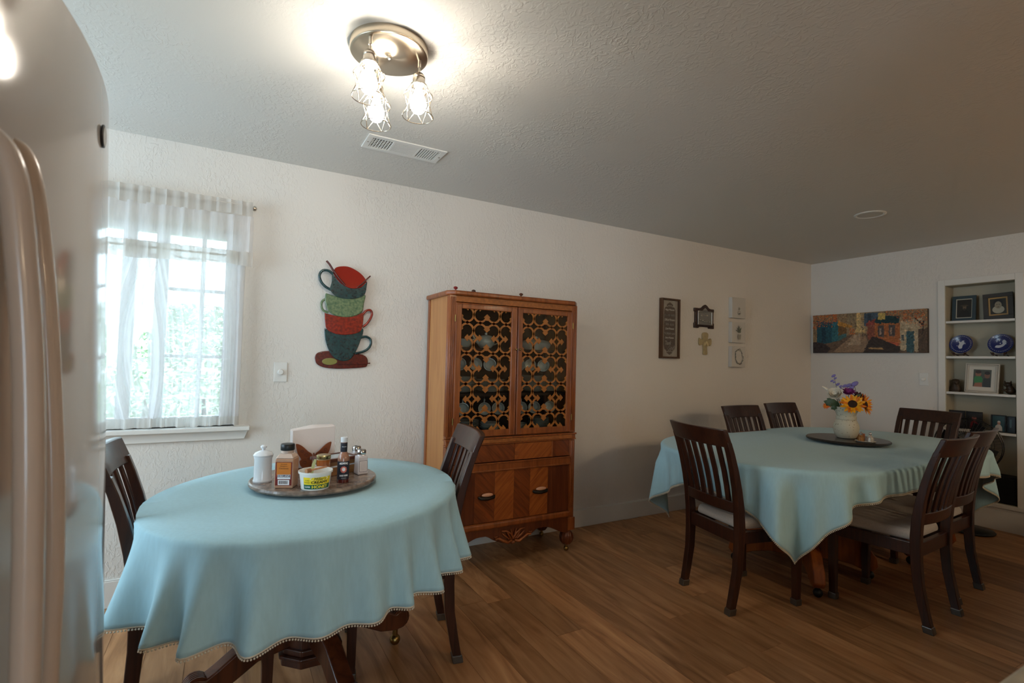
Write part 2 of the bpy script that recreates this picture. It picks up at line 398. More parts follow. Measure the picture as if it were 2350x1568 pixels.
sheet('ruffle', CX0, .09, 2.126, 2.150, YA-.088, .005, 22, m_hem, val, nz=4, droop=.004)
sheet('rod_pocket', CX0, .092, 2.065, 2.128, YA-.0885, .0038, 22, m_hem, val, nz=4, droop=.006)
sheet('cloth', CX0, .098, 1.865, 2.068, YA-.0885, .008, 14, m_sheer, val, nz=8, amp0=.005)
sheet('hem_band', CX0, .10, 1.785, 1.867, YA-.0895, .009, 12, m_hem, val, nz=4, droop=.006)
cr = thing('sheer_curtain', 'right hand white sheer curtain panel hanging to the sill', 'curtain', (0, 0, 0), group='sheer panels at the window')
pinch = lambda s, t: .012*math.sin(5*s+2*t)
sheet('header', -.46, .062, 1.805, 1.875, YA-.059, .005, 15, m_hem, cr, nz=4, droop=.006)
sheet('cloth', -.46, .064, .955, 1.81, YA-.059, .016, 7, m_sheer, cr, nz=24, amp0=.009, xs=lambda s, t: (1-s)*(.10*math.sin(t*2.2)))
sheet('hem_band', -.39, .064, .905, .957, YA-.05, .016, 7, m_hem, cr, nz=4, droop=.004)
sheet('side_hem', .044, .068, .905, 1.80, YA-.052, .002, 1, m_hem, cr, nx=4, nz=20)
cl = thing('sheer_curtain', 'left hand white sheer curtain panel partly hidden by the refrigerator', 'curtain', (0, 0, 0), group='sheer panels at the window')
sheet('header', CX0, -.37, 1.805, 1.875, YA-.059, .005, 15, m_hem, cl, nz=4, ph=1.2, droop=.006)
sheet('cloth', CX0, -.37, .955, 1.81, YA-.058, .014, 8, m_sheer, cl, nz=24, ph=.7, xs=lambda s, t: s*(.05-.09*math.sin(t*3.0)))
sheet('hem_band', CX0, -.33, .905, .957, YA-.052, .013, 8, m_hem, cl, nz=4, ph=.7)

# outside the window: lawn, slatted fence, patio beam and a bush
m_leaf = M('garden_leaf', S(160, 178, 146), .6, noise=(9, .85))
struct('ground_outside', MB().box(-30, 30, YA+.4, 40, -.4, -.3), M('lawn', S(120, 130, 84), .9, noise=(2, .7)))
fence = thing('garden_fence', 'pale horizontal board fence seen through the sheer curtains', 'fence', (-2.4, YA+3.6, -.3))
for k in range(11): obj('board', MB().box(-3.2, 2.4, 0, .02, .05+k*.17, .20+k*.17), M('fence_white', S(226, 226, 220), .6), fence)
for x in (-3.0, -1.2, .6, 2.3): obj('post', MB().box(x, x+.09, .02, .11, 0, 1.95), _mats['fence_white'], fence)
bush = thing('garden_bush', 'leafy green bush outside the window behind the sheer curtain', 'bush', (-.15, YA+1.9, -.3))
random.seed(8); lf = MB()
for k in range(6000):
    a = random.random()*2*PI; u = random.random()**.5; h = random.random(); R_ = .75*math.sin(PI*min(.92, h*.8+.18))**.7*(.55+.45*u)
    c = Vector((R_*math.cos(a)*1.15, R_*math.sin(a)*.8, .25+h*1.75)); s_ = .020+random.random()*.018
    d1 = Vector((random.uniform(-1, 1), random.uniform(-1, 1), random.uniform(-.6, .8))).normalized()*s_; d2 = d1.orthogonal().normalized()*s_*.5
    lf.add([c-d1, c+d2, c+d1, c-d2], [(0, 1, 2, 3)])
fo = obj('foliage', lf, m_leaf, bush, fix=False); fo['kind'] = 'stuff'
obj('stem', MB().tube([(0, 0, 0), (.03, .02, .5), (-.02, 0, 1.2)], [.04, .03, .015], 8), M('bark', S(84, 66, 50), .9), bush)
beam = thing('patio_beam', 'pale patio roof beam crossing the top of the window view', 'beam', (-1.2, YA+1.3, 0))
obj('fascia', MB().box(-1.6, 2.6, 0, .1, 2.42, 2.62), _mats['fence_white'], beam)
obj('post', MB().box(-.9, -.8, 0, .1, -.3, 2.42), _mats['fence_white'], beam)
obj('post', MB().box(2.2, 2.3, 0, .1, -.3, 2.42), _mats['fence_white'], beam)
# ------------------------------------------------------------------ wood materials
def wood(name, c1, c2, rough=.35, st=(14, 14, 1.0), sc=3.0, rot=None, coat=.15, dist=1.0):
    if name in _mats: return _mats[name]
    m = M(name, c1, rough, coat=coat); N = m.node_tree.nodes; L = m.node_tree.links
    tc = N.new('ShaderNodeTexCoord'); mp = N.new('ShaderNodeMapping'); mp.inputs['Scale'].default_value = st
    if rot:
        mr = N.new('ShaderNodeMapping'); mr.inputs['Rotation'].default_value = rot; L.new(tc.outputs['Object'], mr.inputs[0]); L.new(mr.outputs[0], mp.inputs[0])
    else: L.new(tc.outputs['Object'], mp.inputs[0])
    n = N.new('ShaderNodeTexNoise'); n.inputs['Scale'].default_value = sc; n.inputs['Detail'].default_value = 7; n.inputs['Distortion'].default_value = dist
    L.new(mp.outputs[0], n.inputs['Vector'])
    r = N.new('ShaderNodeValToRGB'); r.color_ramp.elements[0].position = .32; r.color_ramp.elements[1].position = .68
    r.color_ramp.elements[0].color = c2; r.color_ramp.elements[1].color = c1
    L.new(n.outputs['Fac'], r.inputs[0]); L.new(r.outputs[0], N['Principled BSDF'].inputs['Base Color'])
    return m
m_chair = wood('espresso_wood', S(62, 32, 20), S(40, 19, 12), .3, (16, 16, 1.2), 3, coat=.25)
m_cap = M('foot_cap_rubber', S(74, 66, 58), .35, coat=.3)
m_seat = M('seat_fabric', S(186, 176, 166), .9, noise=(160, .86), bump=(500, .25, .0006), sheen=.2)

def interp(tab, z):
    for (z0, v0), (z1, v1) in zip(tab, tab[1:]):
        if z <= z1: k = max(0, (z-z0)/(z1-z0)); return v0+(v1-v0)*k
    return tab[-1][1]
BY = [(0, -.243), (.10, -.222), (.22, -.200), (.38, -.190), (.50, -.194), (.62, -.210), (.75, -.240), (.87, -.276), (.97, -.318)]
BX = [(0, .186), (.30, .192), (.50, .198), (.75, .205), (.97, .210)]
def loft(mb, secs):       # secs: list of 4-point rings
    n = len(secs); vs = [p for s_ in secs for p in s_]; fs = [(3, 2, 1, 0), tuple(4*(n-1)+k for k in range(4))]
    for i in range(n-1):
        for k in range(4): l = (k+1) % 4; fs.append((4*i+k, 4*i+l, 4*i+4+l, 4*i+4+k))
    return mb.add(vs, fs)
def ringq(cx, cy, z, hx, hy): return [(cx-hx, cy-hy, z), (cx+hx, cy-hy, z), (cx+hx, cy+hy, z), (cx-hx, cy+hy, z)]
def bulge(x): return .034*(1-(x/.225)**2)
def curved_rail(mb, z0, z1, hw, th, n=10, k=1.0):
    secs = []
    for i in range(n+1):
        x = -hw+2*hw*i/n; b = bulge(x)*k
        y0 = interp(BY, z0)-b; y1 = interp(BY, z1)-b
        secs.append([(x, y0-th/2, z0), (x, y0+th/2, z0), (x, y1+th/2, z1), (x, y1-th/2, z1)])
    return loft(mb, secs)
def make_chair():
    t = thing('dining_chair', '', 'chair')
    for s_ in (-1, 1):
        zs = [.02, .10, .22, .34, .45, .55, .65, .75, .84, .90]
        leg = loft(MB(), [ringq(s_*interp(BX, z), interp(BY, z), z, .0175+.002*min(1, z/.4), .018+.005*min(1, z/.4)-.009*max(0, (z-.5)/.4)) for z in zs])
        l = obj('leg', leg, m_chair, t, smooth=30, bevel=.003)
        obj('foot_cap', loft(MB(), [ringq(s_*interp(BX, z), interp(BY, z), z, .021, .0225) for z in (0, .012, .034)]), m_cap, l, bevel=.004)
        leg = loft(MB(), [ringq(s_*(.196+.006*z/.4), .198, z, .0165+.005*z/.42, .0165+.005*z/.42) for z in (.02, .2, .43)])
        l = obj('leg', leg, m_chair, t, bevel=.003)
        obj('foot_cap', loft(MB(), [ringq(s_*.196, .198, z, .021, .021) for z in (0, .012, .034)]), m_cap, l, bevel=.004)
    obj('top_rail', curved_rail(MB(), .872, .968, .228, .026, 14), m_chair, t, smooth=40, bevel=.005)
    obj('lower_rail', curved_rail(MB(), .520, .580, .184, .022, 10, .8), m_chair, t, smooth=40, bevel=.003)
    for i in range(6):
        x = -.147+i*.0588; sl = MB(); secs = []
        for z in (.578, .66, .74, .82, .876):
            k = .8+.2*(z-.578)/.3; y = interp(BY, z)-bulge(x)*k; xx = x*(1+.05*(z-.578)/.3)
            secs.append(ringq(xx, y, z, .0165, .006))
        obj('slat', loft(sl, secs), m_chair, t, smooth=40, bevel=.002)
    fr = MB().box(-.19, .19, -.203, -.178, .355, .425).box(-.205, .205, .188, .213, .355, .425)
    for s_ in (-1, 1): fr.hexa([(s_*.186-.012, -.19, .36), (s_*.186+.012, -.19, .36), (s_*.206+.012, .2, .36), (s_*.206-.012, .2, .36)],
                               [(s_*.186-.012, -.19, .425), (s_*.186+.012, -.19, .425), (s_*.206+.012, .2, .425), (s_*.206-.012, .2, .425)])
    obj('seat_frame', fr, m_chair, t, bevel=.003)
    cu = MB().hexa([(-.172, -.176, .424), (.172, -.176, .424), (.222, .222, .424), (-.222, .222, .424)], [(-.165, -.165, .478), (.165, -.165, .478), (.214, .21, .478), (-.214, .21, .478)])
    obj('cushion', cu, m_seat, t, smooth=50, bevel=.022, seg=4)
    return t
def place(ch, x, y, fx, fy, label, group): return (ch, x, y, math.atan2(-fx, fy), label, group)
GC = 'dark slat back dining chairs'
chairs = [(2.612, 1.925, .983, -.18, 'dark slat back chair at the left end of the long table, cushion under its back'),
          (.712, 2.279, -.981, .19, 'dark slat back chair between round table and china cabinet'),
          (-.036, 2.248, .99, .03, 'dark slat back chair under the window left of the round table'),
          (3.255, 1.462, -.057, .998, 'dark slat back chair nearest the camera on the long table side, cushion fully in view'),
          (3.785, 1.545, -.06, .998, 'dark slat back chair on the near side of the long table, behind another chair'),
          (3.760, 2.470, 0, -1, 'dark slat back chair against the long wall, beneath the small framed plaque'),
          (4.465, 2.575, .01, -1, 'dark slat back chair against the long wall, closest to the room corner'),
          (4.835, 2.055, -.991, .134, 'dark slat back chair at the far end of the long table beside the niche')]
c0 = make_chair()
for i, (x, y, fx, fy, lab) in enumerate(chairs):
    c = c0 if i == 0 else dup(c0)
    c.location = (x, y, 0); c.rotation_euler = (0, 0, math.atan2(-fx, fy)); c['label'] = lab; c['group'] = GC

# ------------------------------------------------------------------ tables
m_tab = wood('walnut_stain', S(92, 48, 26), S(58, 27, 14), .32, (9, 9, 1.2), 3)
m_oak = wood('honey_oak', S(160, 88, 36), S(118, 58, 22), .3, (9, 9, 1.2), 3)
m_brass = M('old_brass', S(150, 122, 70), .3, 1.0)
m_black = M('black_plastic', S(22, 22, 22), .4)
def radial(a, u, v, w): return (u*math.cos(a)-w*math.sin(a), u*math.sin(a)+w*math.cos(a), v)
def pedestal_leg(par, a, out, mat, hw, scroll, caster_mat, rc):
    l = obj('leg', MB().prism(out, lambda u, v, w: radial(a, u, v, w), -hw, hw), mat, par, smooth=35, bevel=.006)
    if scroll:
        for k in range(5):
            w0 = -hw+.004+k*(2*hw-.008)/5; mb = MB()
            mb.tube([radial(a, scroll[0], scroll[1], w0), radial(a, scroll[0], scroll[1], w0+(2*hw-.008)/5-.003)], scroll[2], 16)
            obj('scroll_ridge', mb, mat, l, smooth=40)
    cs = MB().ball((rc*math.cos(a), rc*math.sin(a), .024), .024, 12, 8)
    cs.cyl((rc*math.cos(a), rc*math.sin(a), .03), (rc*math.cos(a), rc*math.sin(a), .085), .012, n=10)
    obj('caster', cs, caster_mat, l, smooth=40)
octo = lambda r: [(r*math.cos(PI/8+k*PI/4), r*math.sin(PI/8+k*PI/4)) for k in range(8)]
TZ = .757
TC = (.335, 2.215)
EA = math.radians(52)
def rad_round(th):           # the round top is very slightly oval
    c, s_ = math.cos(th-EA), math.sin(th-EA); return 1/math.sqrt((c/.630)**2+(s_/.556)**2)
tl = thing('pedestal_table', 'round pedestal table with dark scrolled feet under a pale teal cloth', 'table', (TC[0], TC[1], 0))
obj('tabletop', MB().prism([((rad_round(2*PI*k/64)-.012)*math.cos(2*PI*k/64), (rad_round(2*PI*k/64)-.012)*math.sin(2*PI*k/64)) for k in range(64)], lambda u, v, w: (u, v, w), TZ-.03, TZ-.002), m_tab, tl, bevel=.006)
obj('apron', MB().prism([(.47*math.cos(2*PI*k/48), .47*math.sin(2*PI*k/48)) for k in range(48)], lambda u, v, w: (u, v, w), TZ-.09, TZ-.03), m_tab, tl)
col_ = MB(); col_.prism(octo(.098), lambda u, v, w: (u, v, w), .13, TZ-.09)
obj('column', col_, m_tab, tl, bevel=.004)
bm_ = MB()
for r_, z0_, z1_ in ((.118, .10, .128), (.128, .128, .142), (.112, .142, .165)): bm_.prism(octo(r_), lambda u, v, w: (u, v, w), z0_, z1_)
obj('base_moulding', bm_, m_tab, tl, bevel=.004)
LEG = [(.07, .165), (.20, .150), (.30, .095), (.37, .078), (.415, .082), (.432, .112), (.425, .145), (.398, .160), (.372, .148), (.340, .165), (.23, .235), (.07, .285)]
for k in range(4): pedestal_leg(tl, math.radians(12+90*k), LEG, m_tab, .031, (.398, .122, .042), m_brass, .385)

m_cloth = M('teal_linen', S(166, 204, 214), .92, noise=(90, .93, (1, 1, .2)), bump=(420, .2, .0006), sheen=.15)
m_lace = M('cream_lace', S(216, 206, 186), .9)
def avoid(q, off):           # cloth is pushed in by the chair backs it hangs against
    p = Vector(q)+off
    for (cx, cy, fx_, fy_, _l) in chairs:
        n_ = math.hypot(fx_, fy_); a, b = fx_/n_, fy_/n_; rx, ry_ = p.x-cx, p.y-cy
        lx, ly = rx*b-ry_*a, rx*a+ry_*b
        lim = interp(BY, p.z)+.032
        if p.z < .97 and abs(lx) < .31 and -.6 < ly < lim:
            w = min(1, (.31-abs(lx))/.075); w = w*w*(3-2*w); p.x += a*(lim-ly)*w; p.y += b*(lim-ly)*w
    return tuple(p-off)
def hem_trim(par, pts, closed=True):
    mb = MB(); P = [Vector(p) for p in pts]; n = len(P); acc = 0; step = .0085; prev = P[0]; k = 0
    cum = [0]
    for i in range(n): cum.append(cum[-1]+(P[(i+1) % n]-P[i]).length)
    tot = cum[-1]; d = 0; i = 0
    while d < tot:
        while cum[i+1] < d: i += 1
        q = P[i].lerp(P[(i+1) % n], (d-cum[i])/max(1e-6, cum[i+1]-cum[i]))
        mb.ball((q.x, q.y, q.z-.0095), .0031, 6, 4); d += step
    o = obj('lace_beads', mb, m_lace, par, smooth=60, fix=False); o['kind'] = 'stuff'
    bd = MB(); vs = []; fs = []
    for p in P: vs += [p+Vector((0, 0, .001)), p-Vector((0, 0, .005))]
    for i in range(n): j = (i+1) % n; fs.append((2*i, 2*j, 2*j+1, 2*i+1))
    bm2 = obj('lace_band', MB().add(vs, fs), m_lace, par, smooth=60, fix=False)
    sm = bm2.modifiers.new('solid', 'SOLIDIFY'); sm.thickness = .0016; sm.offset = 0

def drape_round():
    cl_ = thing('tablecloth', 'pale teal round tablecloth with lace beads on the round table', 'tablecloth', (TC[0], TC[1], 0))
    peaks = [(-151, 6, 1.0), (-135, 4.2, .95), (-124.5, 4.4, 1.05), (-111, 5, 1.0), (-96, 6.5, .55), (-82, 6, .7), (-70.5, 4, .75), (-58, 5, .9)]
    random.seed(3); a = -42
    while a < 195: peaks.append((a, random.uniform(4, 6), random.uniform(.6, 1.0))); a += random.uniform(12, 17)
    def fold(th):
        d = math.degrees(th); v = -.42
        for (p_, w_, h_) in peaks:
            q = (d-p_+180) % 360-180; v += h_*math.exp(-(q/(w_*.85))**2)
        return v
    NT, NS = 420, 22; DROP = .272; vs = []; fs = []; hem = []
    rings = [0, .15, .30, .45, .53]
    nr = len(rings)+1+NS
    vs.append((0, 0, TZ+.004))
    for i in range(NT):
        th = 2*PI*i/NT; r0 = rad_round(th); f = fold(th)
        drop = DROP*(1+.02*math.sin(3*th+1))
        for q in rings[1:]: vs.append((q*math.cos(th)*r0/.6, q*math.sin(th)*r0/.6, TZ+.004))
        for j in range(NS+1):
            s_ = drop*j/NS; cr_ = .010
            if s_ < cr_*PI/2: a_ = s_/cr_; r = r0-cr_+.006+cr_*math.sin(a_); z = TZ+.004-cr_*(1-math.cos(a_))
            else: t_ = s_-cr_*PI/2; r = r0+.006+t_*.15; z = TZ+.004-cr_-t_*.985
            k = (s_/drop); r += .094*f*k**1.25
            vs.append((r*math.cos(th), r*math.sin(th), z))
            if j == NS: hem.append((r*math.cos(th), r*math.sin(th), z))
    off = Vector((TC[0], TC[1], 0)); vs = [avoid(q, off) for q in vs]; hem = [avoid(q, off) for q in hem]
    m_ = len(rings)-1+NS+1
    for i in range(NT):
        j = (i+1) % NT; fs.append((0, 1+i*m_, 1+j*m_))
        for k in range(m_-1): fs.append((1+i*m_+k, 1+i*m_+k+1, 1+j*m_+k+1, 1+j*m_+k))
    o = obj('cloth', MB().add(vs, fs), m_cloth, cl_, smooth=60, fix=False)
    sm = o.modifiers.new('solid', 'SOLIDIFY'); sm.thickness = .0016; sm.offset = 1
    hem_trim(cl_, hem)
drape_round()

# long table: two pedestals and a stadium shaped top
RC = (3.705, 2.07); RR, RL_ = .69, .585
def stadium(r, l, n=28):
    return [(l+r*math.cos(-PI/2+PI*k/n), r*math.sin(-PI/2+PI*k/n)) for k in range(n+1)]+[(-l+r*math.cos(PI/2+PI*k/n), r*math.sin(PI/2+PI*k/n)) for k in range(n+1)]
tr = thing('oval_table', 'long oval oak pedestal table under a pale teal cloth', 'table', (RC[0], RC[1], 0))
obj('tabletop', MB().prism(stadium(RR-.012, RL_), lambda u, v, w: (u, v, w), TZ-.026, TZ+.004), m_oak, tr, bevel=.006)
obj('apron', MB().prism(stadium(RR-.16, RL_), lambda u, v, w: (u, v, w), TZ-.095, TZ-.026), m_oak, tr)
LEG2 = [(.05, .10), (.18, .105), (.28, .085), (.35, .055), (.40, .055), (.425, .085), (.415, .14), (.36, .215), (.26, .29), (.14, .33), (.05, .34)]
for px_ in (-.455, .62):
    pd = obj('pedestal', MB().lathe([(.10, .12), (.115, .16), (.09, .22), (.075, .35), (.10, .50), (.12, .58), (.10, .63), (.16, TZ-.095)], 24, (px_, -.11, 0)), m_oak, tr, smooth=35)
    for a in (52, 128, -136, -44):
        l = MB().prism(LEG2, lambda u, v, w: tuple(Vector(radial(math.radians(a), u, v, w))+Vector((px_, -.11, 0))), -.03, .03)
        lo = obj('leg', l, m_oak, pd, smooth=35, bevel=.006)
        cx, cy = px_+.385*math.cos(math.radians(a)), -.11+.385*math.sin(math.radians(a))
        obj('caster', MB().ball((cx, cy, .026), .026, 12, 8).cyl((cx, cy, .03), (cx, cy, .06), .012, n=10), m_black, pd, smooth=40)

def drape_long():
    cl_ = thing('tablecloth', 'pale teal rectangular tablecloth with lace beads on the long table', 'tablecloth', (RC[0], RC[1], 0))
    hx, hy = RL_+.862, .812; NU, NV = 230, 130; zt = TZ+.008; vs = []; fs = []
    def mapf(u, v):
        cu_ = max(-RL_, min(RL_, u)); dx, dy = u-cu_, v; d = math.hypot(dx, dy)
        s_ = d-RR
        if s_ <= -.012: return (u, v, zt)
        th = math.atan2(dy, dx); cr_ = .02; s_ += .012
        if s_ < cr_*PI/2: a_ = s_/cr_; r = RR-.012+cr_*math.sin(a_); z = zt-cr_*(1-math.cos(a_))
        else: t_ = s_-cr_*PI/2; r = RR-.012+cr_+t_*.03; z = zt-cr_-t_*.995
        w = max(0, s_-.03)
        arc = abs(abs(th)-PI/2) if abs(u) > RL_ else 0
        amp = .030*min(1, w/.10)+.16*w*min(1, arc*3)
        f = math.sin(-15.0*abs(th)+2.1)+.6*math.sin(-27*abs(th)+.6) if abs(u) > RL_ else .75*math.sin(13*u+1.1)+.5*math.sin(23*u+2)
        if abs(u) > RL_: b_ = min(1, arc*4); f = f*b_+(1-b_)*(.75*math.sin(13*u+1.1)+.5*math.sin(23*u+2))
        r += amp*f*.55
        return (cu_+r*math.cos(th), r*math.sin(th), z)
    off = Vector((RC[0], RC[1], 0))
    def mapg(u, v): return avoid(mapf(u, v), off)
    us = [-hx+2*hx*i/NU for i in range(NU+1)]; vv = [-hy+2*hy*j/NV for j in range(NV+1)]
    for v in vv:
        for u in us: vs.append(mapg(u, v))
    for j in range(NV):
        for i in range(NU): k = j*(NU+1)+i; fs.append((k, k+1, k+NU+2, k+NU+1))
    o = obj('cloth', MB().add(vs, fs), m_cloth, cl_, smooth=60, fix=False)
    sm = o.modifiers.new('solid', 'SOLIDIFY'); sm.thickness = .0016; sm.offset = 1
    hem = [mapg(u, -hy) for u in us]+[mapg(hx, v) for v in vv[1:]]+[mapg(u, hy) for u in us[::-1][1:]]+[mapg(-hx, v) for v in vv[::-1][1:-1]]
    hem_trim(cl_, hem)
drape_long()

# ------------------------------------------------------------------ china cabinet (local: x along the wall, y from front to wall)
m_c1 = wood('cabinet_walnut', S(150, 82, 36), S(112, 54, 20), .32, (10, 10, 1.2), 3)
m_c2 = wood('cabinet_side', S(190, 132, 76), S(170, 110, 58), .4, (8, 8, .8), 3)
m_cd = wood('cabinet_dark', S(104, 50, 22), S(70, 30, 12), .3, (10, 10, 1.0), 3)
m_cr1 = wood('veneer_right', S(166, 92, 38), S(128, 62, 22), .3, (16, 4, 1.5), 3, (0, -PI/4.0, 0))
m_cr2 = wood('veneer_left', S(132, 66, 26), S(92, 42, 16), .3, (16, 4, 1.5), 3, (0, PI/4, 0))
m_burl = M('burl_band', S(168, 98, 44), .35, noise=(55, .55), bump=(90, .6, .003))
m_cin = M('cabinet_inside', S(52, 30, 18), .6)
CX, CY = 1.640, 2.862
CW, CD = .478, .385
cab = thing('china_cabinet', 'antique walnut china cabinet with lattice fretwork glass doors and bulb feet', 'cabinet', (CX, CY, 0))
for s_ in (-1, 1):
    x0, x1 = sorted((s_*(CW-.024), s_*(CW-.006)))
    sp_ = obj('side_panel', MB().box(x0, x1, .035, CD-.03, .16, 1.69), m_c2, cab)
    xa, xb_ = sorted((s_*(CW-.03), s_*CW))
    obj('back_stile', MB().box(xa, xb_, CD-.035, CD, .15, 1.69), m_c1, cab, bevel=.003)
    # reeded front corner posts
    po = MB(); xa, xb_ = sorted((s_*(CW-.045), s_*CW))
    po.box(xa, xb_, .004, .045, .815, 1.69); po.box(xa, xb_, .004, .045, .15, .765)
    po.box(*sorted((s_*(CW-.05), s_*(CW+.008))), -.004, .05, .15, .235)
    for k in range(3): q = s_*(CW-.010-k*.011); po.tube([(q, .004, .83), (q, .004, 1.68)], .0042, 8)
    for k in range(3): q = .012+k*.011; po.tube([(s_*CW, q, .83), (s_*CW, q, 1.68)], .0042, 8)
    for k in range(2): q = s_*(CW-.014-k*.014); po.tube([(q, .004, .30), (q, .004, .755)], .005, 8)
    obj('corner_post', po, m_c1, cab, smooth=35, bevel=.002)
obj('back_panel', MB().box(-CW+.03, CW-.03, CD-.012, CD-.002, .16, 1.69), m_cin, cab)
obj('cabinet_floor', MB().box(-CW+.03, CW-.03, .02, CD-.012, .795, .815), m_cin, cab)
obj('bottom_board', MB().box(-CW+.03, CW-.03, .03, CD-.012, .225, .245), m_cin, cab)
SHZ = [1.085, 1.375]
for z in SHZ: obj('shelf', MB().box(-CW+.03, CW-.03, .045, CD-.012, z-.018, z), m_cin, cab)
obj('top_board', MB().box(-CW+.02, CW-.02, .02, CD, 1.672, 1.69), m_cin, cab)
top_o = [(-CW-.016, CD), (-CW-.016, .03), (-CW+.03, -.016), (CW-.03, -.016), (CW+.016, .03), (CW+.016, CD)]
obj('top', MB().prism(top_o, lambda u, v, w: (u, v, w), 1.69, 1.72), m_c1, cab, bevel=.009, seg=3)
obj('frieze', MB().box(-CW+.045, CW-.045, .004, .03, 1.652, 1.69), m_burl, cab, bevel=.002)
wm = MB().box(-CW-.004, CW+.004, -.006, .04, .768, .776).box(-CW, CW, -.002, .04, .776, .802).box(-CW-.006, CW+.006, -.010, .04, .802, .813)
obj('waist_moulding', wm, m_c1, cab, bevel=.002)
obj('burl_band', MB().box(-CW+.03, CW-.03, -.007, 0, .777, .801), m_burl, cab, bevel=.002)
rm = MB().box(-CW+.04, CW-.04, -.004, .03, .600, .655).box(-CW+.04, CW-.04, -.010, .03, .646, .655).box(-CW+.04, CW-.04, -.010, .03, .600, .608)
obj('rail_moulding', rm, m_c1, cab, bevel=.002)
obj('base_moulding', MB().box(-CW+.03, CW-.03, -.012, .04, .243, .283), m_c1, cab, bevel=.012, seg=3)
dr = obj('drawer', MB().box(-.43, .43, .003, .03, .658, .766), m_cr2, cab, bevel=.002)
for x in (-.315, .285): obj('drawer_bead', MB().box(x, x+.01, -.004, .003, .658, .766), m_c1, dr, bevel=.002)
obj('veneer_panel', MB().box(-.305, -.004, 0, .003, .66, .764), m_cr2, dr); obj('veneer_panel', MB().box(0, .285, 0, .003, .66, .764), m_cr1, dr)
obj('rosette', MB().box(.0, .03, -.003, 0, .69, .715), m_c1, dr, bevel=.002)
# lower doors of matched veneer
m_ivory = M('pink_ivory', S(206, 150, 116), .3, coat=.3)
def lower_door(x0, x1, cols, hx_):
    d = obj('lower_door', MB().box(x0+.001, x1-.001, .006, .03, .285, .598), m_cd, cab, bevel=.002)
    for a, b, mt in cols: obj('veneer_panel', MB().box(a+.0005, b-.0005, 0, .006, .286, .597), mt, d, bevel=.0008)
    h = obj('handle', MB().tube([(hx_-.055, -.004, .447), (hx_-.045, -.014, .441), (hx_, -.02, .437), (hx_+.045, -.014, .441), (hx_+.055, -.004, .447)], [.008, .011, .012, .011, .008], 10), M('tarnished_pull', S(52, 46, 40), .35, .8), d, smooth=40)
    obj('grip', MB().ball((hx_, -.017, .460), .040, 16, 8, (1, .32, .30)), m_ivory, d, smooth=60)
lower_door(-.43, 0, [(-.43, -.28, m_cd), (-.28, -.14, m_cr2), (-.14, 0, m_cr1)], -.198)
lower_door(0, .43, [(0, .12, m_cr2), (.12, .26, m_cr1), (.26, .43, m_cd)], .197)
# apron with carving
apo = [(-.43, .245), (-.43, .135)]
for k in range(41):
    u = -1+2*k/40; a = abs(u)
    zz = .135+.062*math.sin(min(1, (1-a)/.45)*PI/2)**2
    if a < .42: zz = .197-.068*math.cos(a/.42*PI/2)**.8
    apo.append((.43*u, zz))
apo += [(.43, .135), (.43, .245)]
apn = obj('apron', MB().prism(apo, lambda u, v, w: (u, w, v), .002, .022), m_cd, cab, bevel=.003)
cv = MB(); random.seed(5)
for s_ in (-1, 1):
    cv.tube([(s_*.01, -.006, .150), (s_*.04, -.010, .142), (s_*.075, -.008, .158), (s_*.105, -.008, .176), (s_*.13, -.006, .172), (s_*.135, -.004, .186), (s_*.115, -.004, .188)], [.007, .010, .009, .008, .008, .006, .004], 8)
    cv.tube([(0, -.006, .165), (s_*.02, -.010, .195), (s_*.05, -.008, .215), (s_*.085, -.004, .218)], [.008, .007, .006, .003], 8)
    for k in range(3): cv.tube([(s_*(.004+.012*k), -.004, .16), (s_*(.012+.022*k), -.010, .19-.004*k), (s_*(.02+.03*k), -.006, .222-.01*k)], [.006, .006, .003], 8)
cv.ball((0, -.004, .138), .016, 10, 8, (1, .6, .7))
obj('carving', cv, m_c1, apn, smooth=50)
# feet
flute = lambda a, z: 1-.15*(1-abs(math.sin(6*a)))*max(0, math.sin(PI*max(0, min(1, (z-.05)/.09))))
for fx, fy in ((-.445, .035), (.445, .035), (-.445, .35), (.445, .35)):
    ft = obj('foot', MB().lathe([(.018, .045), (.032, .052), (.046, .072), (.050, .095), (.044, .122), (.030, .140), (.034, .146), (.034, .152)], 48, (fx, fy, 0), flute), m_cd, cab, smooth=35)
    obj('caster', MB().ball((fx, fy, .017), .017, 10, 8).cyl((fx, fy, .02), (fx, fy, .05), .009, n=8), m_brass, ft, smooth=40)
